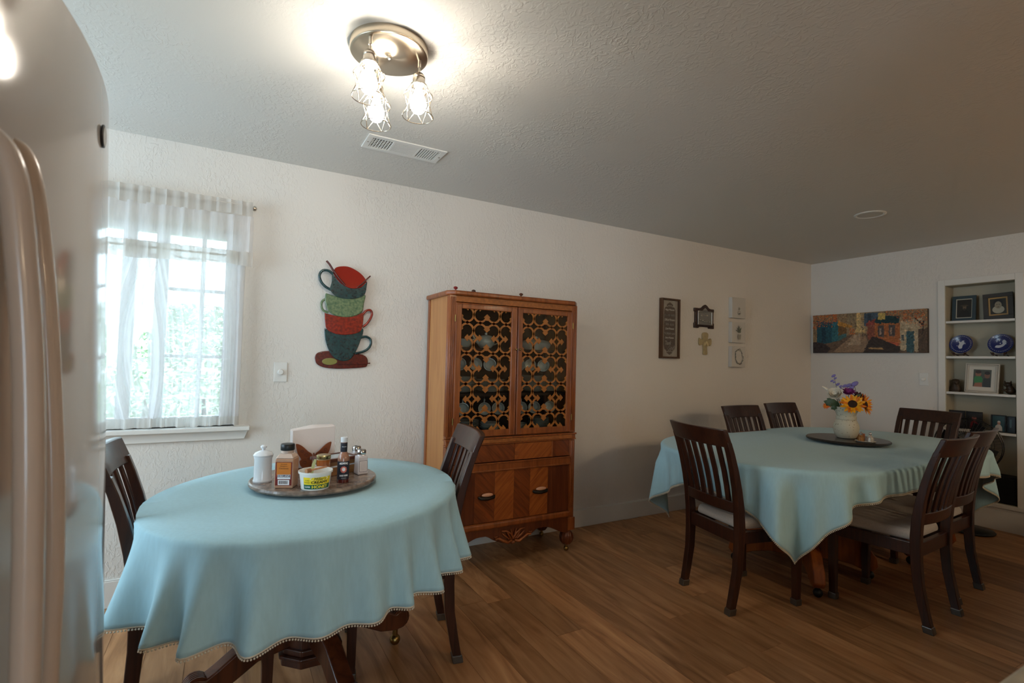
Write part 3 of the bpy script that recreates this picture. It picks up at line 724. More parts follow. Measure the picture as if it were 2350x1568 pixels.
# fretwork doors
m_fret = M('fretwork_wood', S(160, 96, 36), .4, noise=(30, .8))
def fret(x0, x1, z0, z1, y0, y1):
    P, Q = .1840, .1900; xc = (x0+x1)/2; mb = MB(); hw = .0060
    def put(out, cx, cz, mx, mz):
        o_ = [(cx+mx*u, cz+mz*v) for u, v in out]
        mb.prism(o_, lambda u, v, w: (u, w, v), y0, y1)
    rho = .0430; ox, oz = .0475, .0450
    for ci in range(-2, 3):
        for cj in range(-3, 4):
            cx = xc+ci*P; cz = (z0+z1)/2+.008+cj*Q
            if cx+P/2 < x0 or cx-P/2 > x1 or cz+Q/2 < z0 or cz-Q/2 > z1: continue
            for mx in (-1, 1):
                for mz in (-1, 1):
                    a0, a1 = math.radians(-78), math.radians(158); n = 20; out = []
                    for k in range(n+1): a = a0+(a1-a0)*k/n; out.append((ox+(rho+hw)*math.cos(a), oz+(rho+hw)*math.sin(a)))
                    for k in range(n, -1, -1): a = a0+(a1-a0)*k/n; out.append((ox+(rho-hw)*math.cos(a), oz+(rho-hw)*math.sin(a)))
                    put(out, cx, cz, mx, mz)
            for ux, uz in ((ox, Q/2), (-ox, Q/2), (P/2, oz), (P/2, -oz), (-P/2, oz), (-P/2, -oz), (ox, -Q/2), (-ox, -Q/2)):
                put([(-.014, 0), (0, -.012), (.014, 0), (0, .012)] if abs(ux) < P/2-.001 else [(-.009, 0), (0, -.012), (.009, 0), (0, .012)], cx+ux, cz+uz, 1, 1)
            # four pointed leaves looking into the cell
            for (dx, dz, L_) in ((0, 1, .037), (0, -1, .037), (1, 0, .031), (-1, 0, .031)):
                tip = L_; lf_ = [(tip, 0), (tip+.006, -.007), (tip+.019, -.0215), (tip+.0235, -.019), (tip+.0235, -.0125), (tip+.031, -.0085), (tip+.040, -.013), (tip+.042, 0), (tip+.040, .013), (tip+.031, .0085), (tip+.0235, .0125), (tip+.0235, .019), (tip+.019, .0215), (tip+.006, .007)]
                o_ = [(cx+dx*a-dz*b, cz+dz*a+dx*b) for a, b in lf_]
                mb.prism(o_, lambda u, v, w: (u, w, v), y0-.0006, y1+.0006)
    me = mb.mesh('fretwork', m_fret); bm = bmesh.new(); bm.from_mesh(me)
    for co, no in (((x0, 0, 0), (-1, 0, 0)), ((x1, 0, 0), (1, 0, 0)), ((0, 0, z0), (0, 0, -1)), ((0, 0, z1), (0, 0, 1))):
        bmesh.ops.bisect_plane(bm, geom=bm.verts[:]+bm.edges[:]+bm.faces[:], plane_co=co, plane_no=no, clear_outer=True)
    bm.to_mesh(me); bm.free(); return me
def upper_door(x0, x1, gx0, gx1, gz0, gz1, kx, hx_):
    fr = MB()
    fr.box(x0, gx0, 0, .022, .818, 1.648).box(gx1, x1, 0, .022, .818, 1.648).box(gx0, gx1, 0, .022, gz1, 1.648).box(gx0, gx1, 0, .022, .818, gz0)
    d = obj('upper_door', fr, m_c1, cab, bevel=.004)
    e = .008; bd = MB()
    for a, b, c, f in ((x0+.004, x0+.010, .822, 1.644), (x1-.010, x1-.004, .822, 1.644)): bd.box(a, b, -.004, 0, c, f)
    for c, f in ((.822, .828), (1.638, 1.644)): bd.box(x0+.010, x1-.010, -.004, 0, c, f)
    obj('door_bead', bd, m_c1, d, bevel=.002)
    obj('pane', MB().box(gx0-.003, gx1+.003, .012, .015, gz0-.003, gz1+.003), thin_glass('cabinet_glass', (.86, .88, .86), 1.22), d)
    obj('fretwork', fret(gx0, gx1, gz0, gz1, .006, .011), None, d)
    obj('knob', MB().ball((kx, -.012, 1.372), .0075, 10, 8).cyl((kx, 0, 1.372), (kx, -.01, 1.372), .004, n=8), m_brass, d, smooth=50)
    for z in (.92, 1.55): obj('hinge', MB().cyl((hx_, -.004, z-.02), (hx_, -.004, z+.02), .004, n=8), m_brass, d, smooth=50)
upper_door(-.438, -.002, -.395, -.045, .860, 1.612, -.012, -.440)
upper_door(.002, .438, .040, .398, .860, 1.612, .016, .440)
def smooth_path(pts, n=6):
    out = []
    for i in range(len(pts)-1):
        p0 = pts[max(0, i-1)]; p1 = pts[i]; p2 = pts[i+1]; p3 = pts[min(len(pts)-1, i+2)]
        for k in range(n):
            t = k/n
            out.append(tuple(.5*((2*b)+(-a+c)*t+(2*a-5*b+4*c-d)*t*t+(-a+3*b-3*c+d)*t**3) for a, b, c, d in zip(p0, p1, p2, p3)))
    return out+[pts[-1]]
# ------------------------------------------------------------------ refrigerator with bowed doors, close on the left
m_enam = M('refrigerator_enamel', S(176, 168, 161), .10, spec=.8, ior=1.6)
m_hand = M('handle_enamel', S(192, 176, 160), .22, 0, coat=.3)
fr_ = thing('refrigerator', 'tall glossy refrigerator with bowed doors filling the left edge', 'refrigerator', (0, 0, 0))
FXA, FYC, FRD, FT = -.267, 1.339, 1.80, 1.917
def fx(y): return FXA-(FRD-math.sqrt(FRD*FRD-(y-FYC)**2))
def fx2(y): return -.290-(FRD-math.sqrt(FRD*FRD-(y-.806)**2))
def lean(mb): return mb.xf(lambda q: Vector((q.x+.035*(FT-q.z), q.y, q.z)))
def bowed(f, y0, y1, z0, z1, back, n=40):
    out = [(f(y0+(y1-y0)*i/n), y0+(y1-y0)*i/n) for i in range(n+1)]+[(back, y1), (back, y0)]
    return lean(MB().prism(out, lambda u, v, w: (u, v, w), z0, z1))
obj('body', MB().box(-1.08, -.395, .53, 1.71, .02, 1.89), M('refrigerator_body', S(120, 116, 112), .4), fr_, bevel=.006)
dfar = obj('door', bowed(fx, .905, 1.735, .08, FT, -.41), m_enam, fr_, smooth=25, bevel=.006, seg=3)
dnear = obj('door', bowed(fx2, .52, .897, .08, FT, -.41, 20), m_enam, fr_, smooth=25, bevel=.006, seg=3)
for d_, y, r_, P in ((dfar, .78, .0105, [(-.240, 1.535), (-.211, 1.515), (-.191, 1.39), (-.1746, 1.20), (-.167, 1.05), (-.167, .91), (-.172, .70), (-.18, .52), (-.22, .50)]), (dnear, .60, .0110, [(-.215, 1.495), (-.177, 1.47), (-.161, 1.37), (-.150, 1.225), (-.143, 1.01), (-.143, .85), (-.15, .65), (-.155, .52), (-.20, .50)])):
    obj('handle', MB().tube(smooth_path([(a*1.3, y*1.3, HC+(z-HC)*1.3) for a, z in P], 12), r_*1.3, 24), m_hand, d_, smooth=60)
obj('kick_plate', MB().box(-1.0, -.42, .55, 1.62, 0, .07), m_black, fr_)
mg_y = 1.423; nrm = Vector((math.sqrt(1-((mg_y-FYC)/FRD)**2), (mg_y-FYC)/FRD, 0)); tng = Vector((-nrm.y, nrm.x, 0))
mag = thing('magnet', 'small round dark magnet stuck high on the refrigerator door', 'magnet', tuple(Vector((fx(mg_y)+.035*(FT-1.778), mg_y, 1.778))+nrm*.001))
def disc(r0, w0, w1, n=24): return MB().prism(ell(0, 0, r0, r0, n), lambda u, v, w: tuple(tng*u+Vector((0, 0, v))+nrm*w), w0, w1)
obj('rim', disc(.025, 0, .004), m_black, mag, bevel=.001); obj('face', disc(.021, .0042, .0052), M('magnet_face', S(150, 148, 140), .3), mag)

# kitchen behind the camera: an oak pantry cabinet and a stone counter lengthened out of view to shade the floor
m_pan = wood('pantry_oak', S(176, 112, 60), S(146, 86, 42), .4, (8, 8, .9), 3)
pan = thing('pantry_cabinet', 'tall honey oak pantry cabinet beside the camera', 'cabinet', (1.75, -1.25, 0), math.radians(90))
obj('body', MB().box(-.6, .6, 0, .5, .08, 2.2), m_pan, pan, bevel=.004); obj('plinth', MB().box(-.58, .58, .04, .48, 0, .08), m_black, pan)
for x0 in (-.59, .005):
    for z0, z1 in ((.1, 1.0), (1.01, 2.18)):
        d_ = obj('door', MB().box(x0, x0+.585, -.02, 0, z0, z1), m_pan, pan, bevel=.004)
        obj('panel', MB().box(x0+.09, x0+.495, -.026, -.02, z0+.09, z1-.09), m_pan, d_, bevel=.004)
        obj('knob', MB().ball((x0+(.545 if x0 < 0 else .04), -.035, (z0+z1)/2), .014, 10, 8), m_steel, d_, smooth=60)
ct = thing('kitchen_counter', 'blurred corner of a beige stone countertop at lower right', 'counter', (0, 0, 0))
obj('worktop', MB().box(.62, 5.55, -.42, .268, .872, .912), M('beige_stone', S(196, 184, 160), .35, noise=(40, .75)), ct, bevel=.006)  # only the corner shows; the long unseen run is added to block light
obj('base', MB().box(.66, 5.5, -.38, .235, 0, .872), m_white, ct)

# warm flush lights on the ceiling of the living area behind the camera
m_dome = M('dome_glow', (1.0, .76, .49), .5, emit=DOME)
for i_, (x, y) in enumerate(((3.1, -2.2), (4.5, -3.0), (1.9, -3.6))):
    t = thing('dome_light', ('lit dome ceiling light near the pantry behind the camera', 'lit dome ceiling light towards the end wall behind the camera', 'lit dome ceiling light in the far living area')[i_], 'ceiling light', (x, y, CH))
    obj('pan', MB().lathe([(.24, 0), (.24, -.02), (.23, -.028)], 32), m_steel, t, smooth=40); obj('dome', MB().lathe([(.228, -.026), (.20, -.07), (.12, -.10), (0, -.115)], 32), m_dome, t, smooth=50)

# ------------------------------------------------------------------ ceiling lamp with three caged bulbs
LC = (.475, 1.826)
lamp = thing('ceiling_light', 'brushed nickel ceiling light with three wire cage shades and lit bulbs', 'ceiling light', (LC[0], LC[1], CH))
def mat_brushed():
    m = M('radial_nickel', S(196, 184, 166), .24, 1.0); b = m.node_tree.nodes['Principled BSDF']
    b.inputs['Anisotropic'].default_value = .85
    tn = m.node_tree.nodes.new('ShaderNodeTangent'); tn.direction_type = 'RADIAL'; tn.axis = 'Z'
    m.node_tree.links.new(tn.outputs[0], b.inputs['Tangent']); return m
obj('canopy', MB().lathe([(0, -.036), (.128, -.034), (.138, -.030), (.140, -.026), (.140, 0)], 72), mat_brushed(), lamp, smooth=30)
obj('screw', MB().ball((0, 0, -.039), .008, 12, 8), m_steel, lamp, smooth=60)
m_bulb = M('bulb_glow', (1.0, .92, .81), .5, emit=BULB)
m_wire = M('cage_wire', S(186, 176, 160), .2, 1.0)
for (ax, ay) in ((-.088, -.080), (.104, -.034), (-.012, .117)):
    arm = MB().cyl((ax, ay, -.034), (ax, ay, -.062), .006, n=10).cyl((ax, ay, -.060), (ax, ay, -.088), .004, n=8)
    obj('stem', arm, m_steel, lamp, smooth=40)
    so = obj('socket', MB().lathe([(.006, -.082), (.016, -.086), (.0215, -.094), (.0225, -.100), (.0205, -.103), (.0225, -.106), (.0225, -.122), (.030, -.127), (.030, -.132), (.020, -.134)], 28, (ax, ay, 0)), m_steel, lamp, smooth=40)
    sh = MB(); n = 6; w = .0015
    def ringp(r, z, k, off=0.0): a = 2*PI*(k+off)/n+.4; return (ax+r*math.cos(a), ay+r*math.sin(a), z)
    z0, z1, z2, z3 = -.132, -.168, -.205, -.247; r0, r1, r2, r3 = .029, .052, .043, .056
    for r, z in ((r1, z1), (r3, z3)): sh.tube([ringp(r, z, k/8*1.0) for k in range(48)], w, 6, closed=True)
    for k in range(n):
        for o_ in (-.5, .5): sh.tube([ringp(r0, z0, k), ringp(r1, z1, k, o_)], w, 6); sh.tube([ringp(r1, z1, k, .5), ringp(r2, z2, k, .5+o_)], w, 6); sh.tube([ringp(r2, z2, k), ringp(r3, z3, k, o_)], w, 6)
    obj('cage_shade', sh, m_wire, lamp, smooth=40)
    bl = obj('bulb', MB().lathe([(.013, -.134), (.014, -.150), (.022, -.170), (.0285, -.190), (.030, -.203), (.027, -.218), (.017, -.230), (.006, -.2345), (0, -.235)], 20, (ax, ay, 0)), m_bulb, lamp, smooth=50)

# air register and flush round fitting on the ceiling
m_dark = M('dark_void', S(40, 38, 36), .8)
vt = thing('air_register', 'white louvred air register on the ceiling behind the lamp', 'vent', (.797, 2.678, CH))
hx, hy = .213, .092
vf = MB().box(-hx, hx, -hy, -hy+.028, -.007, 0).box(-hx, hx, hy-.028, hy, -.007, 0).box(-hx, -hx+.030, -hy+.028, hy-.028, -.007, 0).box(hx-.030, hx, -hy+.028, hy-.028, -.007, 0)
for x in (-.078, .062): vf.box(x, x+.014, -hy+.028, hy-.028, -.007, 0)
obj('frame', vf, m_white, vt, bevel=.002)
obj('backing', MB().box(-hx+.02, hx-.02, -hy+.02, hy-.02, -.0012, -.0004), m_dark, vt)
for k in range(7): x = -.178+k*.0145; obj('slat', MB().box(x, x+.0026, -.064, .064, -.006, -.001), m_white, vt)
for k in range(6): y = -.053+k*.0205; obj('slat', MB().box(-.183, -.078, y, y+.0028, -.0045, -.0015), m_white, vt)
for k in range(12): y = -.063+k*.0107; obj('slat', MB().box(-.064, .062, y, y+.0076, -.0065, -.002), m_white, vt)
for k in range(8): x = .082+k*.0132; obj('slat', MB().box(x, x+.0072, -.064, .064, -.0065, -.002), m_white, vt)
for x in (-.198, .198): obj('screw', MB().ball((x, 0, -.007), .005, 8, 6, (1, 1, .5)), m_steel, vt)
rl = thing('recessed_light', 'flush round white fitting in the ceiling over the long table', 'ceiling light', (4.09, 1.955, CH))
obj('trim_ring', MB().lathe([(.078, 0), (.078, -.003), (.088, -.008), (.100, -.004), (.100, 0)], 48), m_white, rl, smooth=40)
obj('lens', MB().lathe([(0, -.002), (.078, -.003)], 48), M('frosted_lens', S(206, 204, 196), .5), rl, smooth=40)

# ------------------------------------------------------------------ wall art: stack of enamel cups
def cup_pt(u, v, off): return onA(680+u/5.225, 570+v/5.225, off)
def enamel(name, c, c2): return M(name, c, .22, coat=.6, noise=(70, c2), bump=(110, .5, .003))
e_teal = enamel('enamel_teal', S(22, 72, 74), S(8, 36, 40)); e_green = enamel('enamel_sage', S(124, 142, 102), S(70, 100, 74))
e_red = enamel('enamel_red', S(158, 40, 18), S(96, 20, 12)); e_rust = M('enamel_rust', S(150, 30, 16), .12, coat=.8); e_brown = enamel('enamel_maroon', S(104, 28, 20), S(66, 16, 12)); e_olive = M('enamel_olive', S(132, 128, 66), .3, coat=.5)
m_edge = M('enamel_edge', S(30, 22, 18), .4)
art = thing('cup_stack_wall_art', 'metal wall art of four stacked enamel cups on a saucer', 'wall art', tuple(onA(785, 720, 0)))
AO = Vector(art.location)
def slab(name, pts, w0, w1, mt, bev=.005):
    o = MB().prism(pts, lambda u, v, w: tuple(cup_pt(u, v, w)-AO), w0, w1); return obj(name, o, mt, art, bevel=bev, seg=3, smooth=40)
def loop_(name, pts, r, off, mt):
    P = [tuple(cup_pt(u, v, off)-AO) for u, v in smooth_path(pts)]; return obj(name, MB().tube(P, r, 10, flat=1), mt, art, smooth=60)
def sm(pts, n=4): return smooth_path(pts+[pts[0]], n)[:-1]
slab('saucer', sm([(220, 1310), (240, 1265), (290, 1240), (390, 1232), (600, 1258), (770, 1270), (835, 1300), (858, 1345), (850, 1405), (800, 1430), (560, 1445), (400, 1440), (300, 1420), (240, 1380)]), .004, .014, e_brown)
slab('spoon_bowl', ell(400, 1358, 92, 42, 28), .014, .020, e_olive, .003)
loop_('spoon_handle', [(480, 1385), (600, 1390), (760, 1388), (885, 1378)], .0036, .018, e_brown)
slab('cup', sm([(335, 960), (338, 1030), (350, 1110), (390, 1225), (450, 1310), (530, 1348), (600, 1350), (665, 1315), (720, 1225), (768, 1110), (795, 960), (560, 1010)]), .010, .024, e_teal, .007)
loop_('cup_handle', [(765, 1075), (830, 1060), (885, 1090), (893, 1150), (860, 1205), (800, 1240), (705, 1262)], .0078, .016, e_teal)
slab('cup', sm([(340, 775), (343, 880), (365, 968), (450, 1020), (560, 1038), (680, 1030), (760, 1000), (793, 940), (803, 785), (730, 800), (600, 822), (460, 808)]), .014, .028, e_red, .007)
loop_('cup_handle', [(795, 800), (835, 752), (885, 742), (908, 785), (885, 850), (845, 905), (795, 945)], .0075, .020, e_red)
slab('cup', sm([(350, 535), (343, 630), (375, 735), (450, 800), (580, 828), (700, 815), (790, 760), (812, 660), (825, 555), (700, 590), (500, 580)]), .018, .032, e_green, .007)
loop_('cup_handle', [(355, 605), (312, 635), (300, 690), (325, 745), (385, 770)], .0070, .024, e_green)
slab('cup_inside', sm([(440, 290), (465, 240), (520, 218), (620, 220), (720, 265), (800, 330), (845, 410), (800, 462), (720, 482), (640, 477), (540, 425), (470, 350)]), .022, .030, e_rust, .006)
slab('cup', sm([(430, 290), (425, 400), (405, 495), (470, 570), (580, 605), (720, 600), (818, 555), (845, 445), (842, 405), (765, 478), (640, 482), (530, 425), (460, 340)]), .024, .037, e_teal, .007)
loop_('cup_handle', [(440, 310), (385, 268), (315, 268), (278, 325), (298, 400), (350, 460), (420, 500)], .0082, .028, e_teal)
loop_('spoon_handle', [(362, 150), (400, 195), (450, 275), (520, 370), (585, 445)], .0062, .034, e_brown)
loop_('spoon_handle', [(888, 332), (850, 365), (790, 425), (730, 470)], .0042, .034, e_brown)

# wall switches
def switch(name, lab, org, ax):
    s_ = thing(name, lab, 'switch', org)
    def f(u, v, w): return (u, -w, v) if ax == 'A' else (-w, -u, v)
    obj('plate', MB().prism(rect(-.036, .036, -.058, .058), f, 0, .006), m_white, s_, bevel=.003)
    obj('dimmer_knob', MB().prism(ell(0, 0, .0165, .0165, 28), f, .006, .022), m_white, s_, bevel=.004, smooth=40)
    return s_
switch('dimmer_switch', 'white dimmer switch with round knob between window and cup art', (.274, YA, 1.199), 'A')
switch('dimmer_switch', 'white dimmer switch with round knob below the street painting', (XB, 2.228, 1.219), 'B')

# framed verse sign
m_frame = wood('sign_frame_wood', S(92, 60, 34), S(66, 42, 24), .5)
def fA(ox, oz): return lambda u, v, w: (u, -w, v)
sg = thing('verse_sign', 'tall wooden framed sign with white script beside the cabinet', 'sign', (3.418, YA, 1.617))
w_, h_ = .1125, .266
obj('frame', MB().box(-w_, -w_+.016, -.038, 0, -h_, h_).box(w_-.016, w_, -.038, 0, -h_, h_).box(-w_+.016, w_-.016, -.038, 0, h_-.016, h_).box(-w_+.016, w_-.016, -.038, 0, -h_, -h_+.016), m_frame, sg, bevel=.002)
obj('board', MB().box(-w_+.016, w_-.016, -.018, 0, -h_+.016, h_-.016), wood('whitewash_board', S(168, 162, 150), S(146, 138, 124), .7, (10, 1, 1)), sg)
fS = lambda u, v, w=0: (u, -.0182-w, v)
po = [(-.070, -.155), (-.060, -.185), (-.040, -.195), (-.036, -.215), (0, -.235), (.036, -.215), (.040, -.195), (.060, -.185), (.070, -.155), (.070, .155), (.060, .185), (.040, .195), (.036, .215), (0, .235), (-.036, .215), (-.040, .195), (-.060, .185), (-.070, .155)]
flat_art('painted_panel', [(S(96, 84, 74), po)], fS, sg)
tx = MB(); HT = {'Thank': .034, 'God': .040}
for s_, v, wd, shr, bo in (('Happy Moments', .165, .105, .35, 0), ('PRAISE GOD', .118, .118, 0, .0006), ('Difficult Moments', .078, .118, .35, 0), ('SEEK GOD', .036, .10, 0, .0006), ('Quiet Moments', -.002, .10, .35, 0), ('WORSHIP GOD', -.044, .122, 0, .0006), ('Every Moment', -.084, .098, .35, 0), ('Thank', -.128, .07, .4, .0008), ('God', -.172, .075, .4, .001)):
    put_text(tx, s_, lambda u, v: fS(u, v, .0006), 0 if s_ not in ('Thank', 'God') else (-.018 if s_ == 'Thank' else .02), v, wd*1.06, HT.get(s_, .017 if shr == 0 else .021), shear=shr, bold=bo)
for s_ in (-1, 1):
    for v in (.198, -.205): tx.tube([fS(s_*.045*t, v+s_*0+.008*math.sin(t*6), .0008) for t in (0, .3, .6, 1)], .0009, 6)
obj('lettering', tx, M('chalk_white', S(234, 230, 220), .8), sg, fix=False)

# small wooden plaque with pewter scene
pq = thing('wooden_plaque', 'small dark wooden plaque with embossed pewter inset on the long wall', 'plaque', (3.868, YA, 1.742))
po = [(-.132, -.100), (-.075, -.100), (-.068, -.088), (.058, -.088), (.066, -.100), (.132, -.100), (.132, -.055), (.124, -.045), (.124, .05), (.132, .062), (.132, .085), (.085, .085), (.062, .092), (.040, .112), (.015, .124), (-.010, .112), (-.035, .092), (-.065, .085), (-.132, .085), (-.132, .058), (-.120, .048), (-.120, -.045), (-.132, -.055)]
obj('board', MB().prism(po, lambda u, v, w: (u, -w, v), 0, .018), wood('plaque_wood', S(62, 32, 20), S(40, 20, 12), .35), pq, bevel=.004)
m_pew = M('pewter', S(160, 156, 148), .3, .9, bump=(60, .5, .004))
pf = MB().box(-.098, -.086, -.030, -.018, -.070, .060).box(.086, .098, -.030, -.018, -.070, .060).box(-.086, .086, -.030, -.018, .048, .060).box(-.086, .086, -.030, -.018, -.070, -.058)
obj('inset_frame', pf, m_pew, pq, bevel=.003); obj('inset_plate', MB().box(-.086, .086, -.021, -.018, -.058, .048), m_pew, pq)
rb = MB(); random.seed(2)
for k in range(26): rb.ball((random.uniform(-.08, .08), -.0215, -.034+random.uniform(-.012, .010)), random.uniform(.004, .008), 8, 6)
for k in range(9): rb.tube([(-.05+k*.0125, -.022, .012), (-.048+k*.0125+random.uniform(-.004, .004), -.0225, .022+random.uniform(0, .01))], .0018, 6)
obj('relief', rb, m_pew, pq, smooth=60)
obj('crest', MB().prism([(-.035, .062), (.045, .062), (.022, .080), (.004, .092), (-.012, .080)], lambda u, v, w: (u, -w, v), .018, .023), m_pew, pq, bevel=.002)

# cross
cs = thing('wall_cross', 'beige plaster cross with lily flowers hanging under the plaque', 'cross', (3.888, YA, 1.498))
m_cross = M('beige_plaster', S(184, 168, 128), .7, noise=(40, .78), bump=(80, .5, .004))
obj('upright', MB().prism(sm([(-.026, -.100), (.030, -.100), (.026, -.04), (.034, .03), (.038, .100), (-.034, .100), (-.036, .03), (-.024, -.04)], 3), lambda u, v, w: (u, -w, v), 0, .014), m_cross, cs, bevel=.004)
obj('arms', MB().prism(sm([(-.080, .055), (-.085, .01), (-.070, -.018), (-.03, -.006), (.035, -.006), (.07, -.018), (.088, .005), (.082, .052), (.035, .040), (-.035, .040)], 3), lambda u, v, w: (u, -w, v), 0, .013), m_cross, cs, bevel=.004)
for k, (u, v) in enumerate(((-.012, -.002), (.012, .010), (.024, -.006))):
    obj('lily', MB().ball((u, -.018, v), .013, 10, 8, (1, .7, 1.2)), M('lily_cream', S(206, 186, 138), .6), cs, smooth=60)

# three small canvases
m_canvas = M('white_canvas', S(206, 202, 194), .8, bump=(300, .2, .0005))
def canvas(z, lab, kind):
    c = thing('canvas_print', lab, 'canvas', (4.328, YA, z), group='three small white canvases')
    obj('canvas', MB().box(-.1, .1, -.040, 0, -.1, .1), m_canvas, c, bevel=.003)
    f = lambda u, v, w: (u, -.0403-w, v); ps = []; random.seed(len(kind))
    g1, g2, g3 = S(120, 128, 112), S(92, 98, 104), S(158, 152, 138)
    def leaf(u, v, a, L_, w2, col): ca, sa = math.cos(a), math.sin(a); ps.append((col, [(u, v), (u+ca*L_*.5-sa*w2, v+sa*L_*.5+ca*w2), (u+ca*L_, v+sa*L_), (u+ca*L_*.5+sa*w2, v+sa*L_*.5-ca*w2)]))
    if kind == 'pitcher':
        for k in range(16): leaf(.0, -.02, random.uniform(.5, 2.6), random.uniform(.015, .035), .004, g3)
        ps.append((g3, ell(0, -.048, .024, .022))); ps.append((S(196, 190, 180), ell(0, -.046, .018, .016)))
        leaf(-.02, -.06, .2, .045, .006, g2)
    if kind == 'bouquet':
        for k in range(46): leaf(random.uniform(-.012, .012), random.uniform(-.01, .02), random.uniform(.2, 2.95), random.uniform(.02, .07), .004, random.choice((g1, g2, g3)))
        ps.append((g3, [(-.018, -.068), (.018, -.068), (.024, -.02), (-.024, -.02)]))
    if kind == 'wreath ring':
        for k in range(70):
            a = 2*PI*k/70; rr = random.uniform(.9, 1.08); leaf(.055*math.cos(a)*rr, .07*math.sin(a)*rr, a+random.uniform(.6, 2.4), random.uniform(.012, .024), .004, random.choice((g1, g2, g3, g2)))
    flat_art('print', ps, f, c)
canvas(1.863, 'topmost small white canvas with a faint pitcher print', 'pitcher')
canvas(1.624, 'middle small white canvas printed with a grey green bouquet', 'bouquet')
canvas(1.388, 'lowest small white canvas printed with a leafy wreath ring', 'wreath ring')

# long street painting on the end wall
pt = thing('street_painting', 'long unframed painting of an autumn street on the end wall', 'painting', (XB, 2.707, 1.664))
obj('stretcher', MB().box(-.028, 0, -.520, .520, -.204, .204), M('canvas_edge', S(58, 44, 34), .8), pt, bevel=.002)
fP = lambda u, v, w: (-.0283-w, .520-u*1.04, -.204+v*.408)
random.seed(12); ps = [(S(150, 124, 92), rect(0, 1, 0, 1))]
def P_(c, *pts): ps.append((S(*c), list(pts)))
P_((206, 176, 120), (.40, 1), (.50, 1), (.50, .5), (.40, .5)); P_((150, 128, 96), (.33, 1), (.42, 1), (.42, .55), (.33, .55)); P_((176, 150, 110), (.46, 1), (.52, 1), (.50, .6), (.46, .6))
P_((110, 88, 70), (0, 0), (1, 0), (1, .12), (.60, .45), (.36, .45), (0, .18)); P_((150, 122, 96), (.20, .02), (.55, .02), (.50, .45), (.385, .45)); P_((176, 150, 122), (.34, .2), (.46, .2), (.455, .45), (.40, .45))
P_((36, 84, 98), (.04, .2), (.04, .85), (.24, .78), (.24, .30)); P_((28, 62, 78), (.09, .26), (.09, .66), (.13, .64), (.13, .30)); P_((52, 110, 120), (.19, .28), (.19, .88), (.25, .84), (.25, .32)); P_((60, 50, 50), (.0, .0), (.0, .30), (.10, .26), (.18, .12), (.14, 0))
P_((120, 88, 50), (.25, .34), (.25, .74), (.33, .62), (.33, .42)); P_((196, 138, 60), (.25, .84), (.39, .66), (.36, .63), (.24, .70)); P_((70, 110, 110), (.25, .30), (.33, .42), (.33, .50), (.25, .44))
P_((72, 90, 104), (.49, .98), (.62, .98), (.62, .62), (.49, .66)); P_((50, 62, 72), (.52, .95), (.55, .95), (.55, .72), (.52, .74))
P_((140, 80, 60), (.52, .34), (.52, .76), (.60, .78), (.60, .26)); P_((176, 104, 56), (.58, .24), (.58, .74), (.79, .72), (.79, .16)); P_((26, 58, 60), (.56, .72), (.62, .90), (.79, .86), (.78, .70)); P_((150, 70, 58), (.50, .72), (.59, .84), (.58, .70), (.51, .66))
for u in (.61, .70): P_((84, 74, 70), (u, .40), (u, .66), (u+.05, .66), (u+.05, .38)); P_((168, 140, 120), (u+.012, .44), (u+.012, .60), (u+.026, .60), (u+.026, .44))
P_((206, 176, 96), (.61, .80), (.61, .96), (.67, .96), (.67, .80)); P_((180, 92, 66), (.55, .36), (.64, .36), (.65, .30), (.60, .28)); P_((190, 92, 60), (.66, .28), (.78, .24), (.79, .16), (.70, .20))
P_((188, 168, 136), (.79, .06), (.79, .74), (.96, .80), (.96, .02)); P_((62, 92, 96), (.84, .02), (.84, .50), (.90, .50), (.90, 0)); P_((90, 70, 54), (.93, 0), (.93, .54), (1, .56), (1, 0)); P_((60, 46, 38), (.955, .4), (.965, .4), (.975, .72), (.965, .72)); P_((60, 46, 38), (.96, .62), (.90, .80), (.905, .81), (.968, .66))
P_((58, 46, 40), (.48, .0), (.79, 0), (.79, .14), (.60, .38), (.55, .38)); P_((172, 132, 84), (.52, .10), (.66, .08), (.64, .13), (.53, .13)); P_((40, 36, 34), (.475, .40), (.479, .40), (.479, .66), (.475, .66)); P_((90, 96, 94), (.80, .28), (.82, .28), (.82, .42), (.80, .42))
def topcol(u, v):
    for c, q in reversed(ps[:NB]):
        ins = False; n = len(q)
        for i in range(n):
            (x1, y1), (x2, y2) = q[i], q[(i+1) % n]
            if (y1 > v) != (y2 > v) and u < (x2-x1)*(v-y1)/(y2-y1)+x1: ins = not ins
        if ins: return c
NB = len(ps)
for k in range(2600):
    u = random.random(); v = random.random(); c = topcol(u, v)
    if not c: continue
    g = random.uniform(.55, 1.5); h = random.uniform(.9, 1.12); du = random.uniform(.002, .008); dv = random.uniform(.006, .03)
    if v < .35 and .1 < u < .8: du, dv = dv*.5, du*1.4
    ps.append(((c[0]*g*h, c[1]*g, c[2]*g/h, 1), [(max(0, u-du), max(0, v-dv)), (min(1, u+du), max(0, v-dv*.8)), (min(1, u+du*.9), min(1, v+dv)), (max(0, u-du*.8), min(1, v+dv*.9))]))
cols = [(206, 96, 36), (226, 122, 48), (176, 74, 30), (236, 146, 70), (150, 62, 28)]
def leaves(n, u0, u1, v0, v1, fn):
    for k in range(n):
        u = random.uniform(u0, u1); v = random.uniform(v0, v1)
        if not fn(u, v): continue
        s_ = random.uniform(.006, .014); a = random.random()*3; c, q = math.cos(a)*s_*.5, math.sin(a)*s_
        ps.append((S(*random.choice(cols)), [(u-c, v-q*1.2), (u+q*.4, v-c), (u+c, v+q*1.2), (u-q*.4, v+c)]))
leaves(340, 0, .20, .62, 1, lambda u, v: (v-.62) > u*1.3*random.random()); leaves(90, .20, .24, .80, 1, lambda u, v: True)
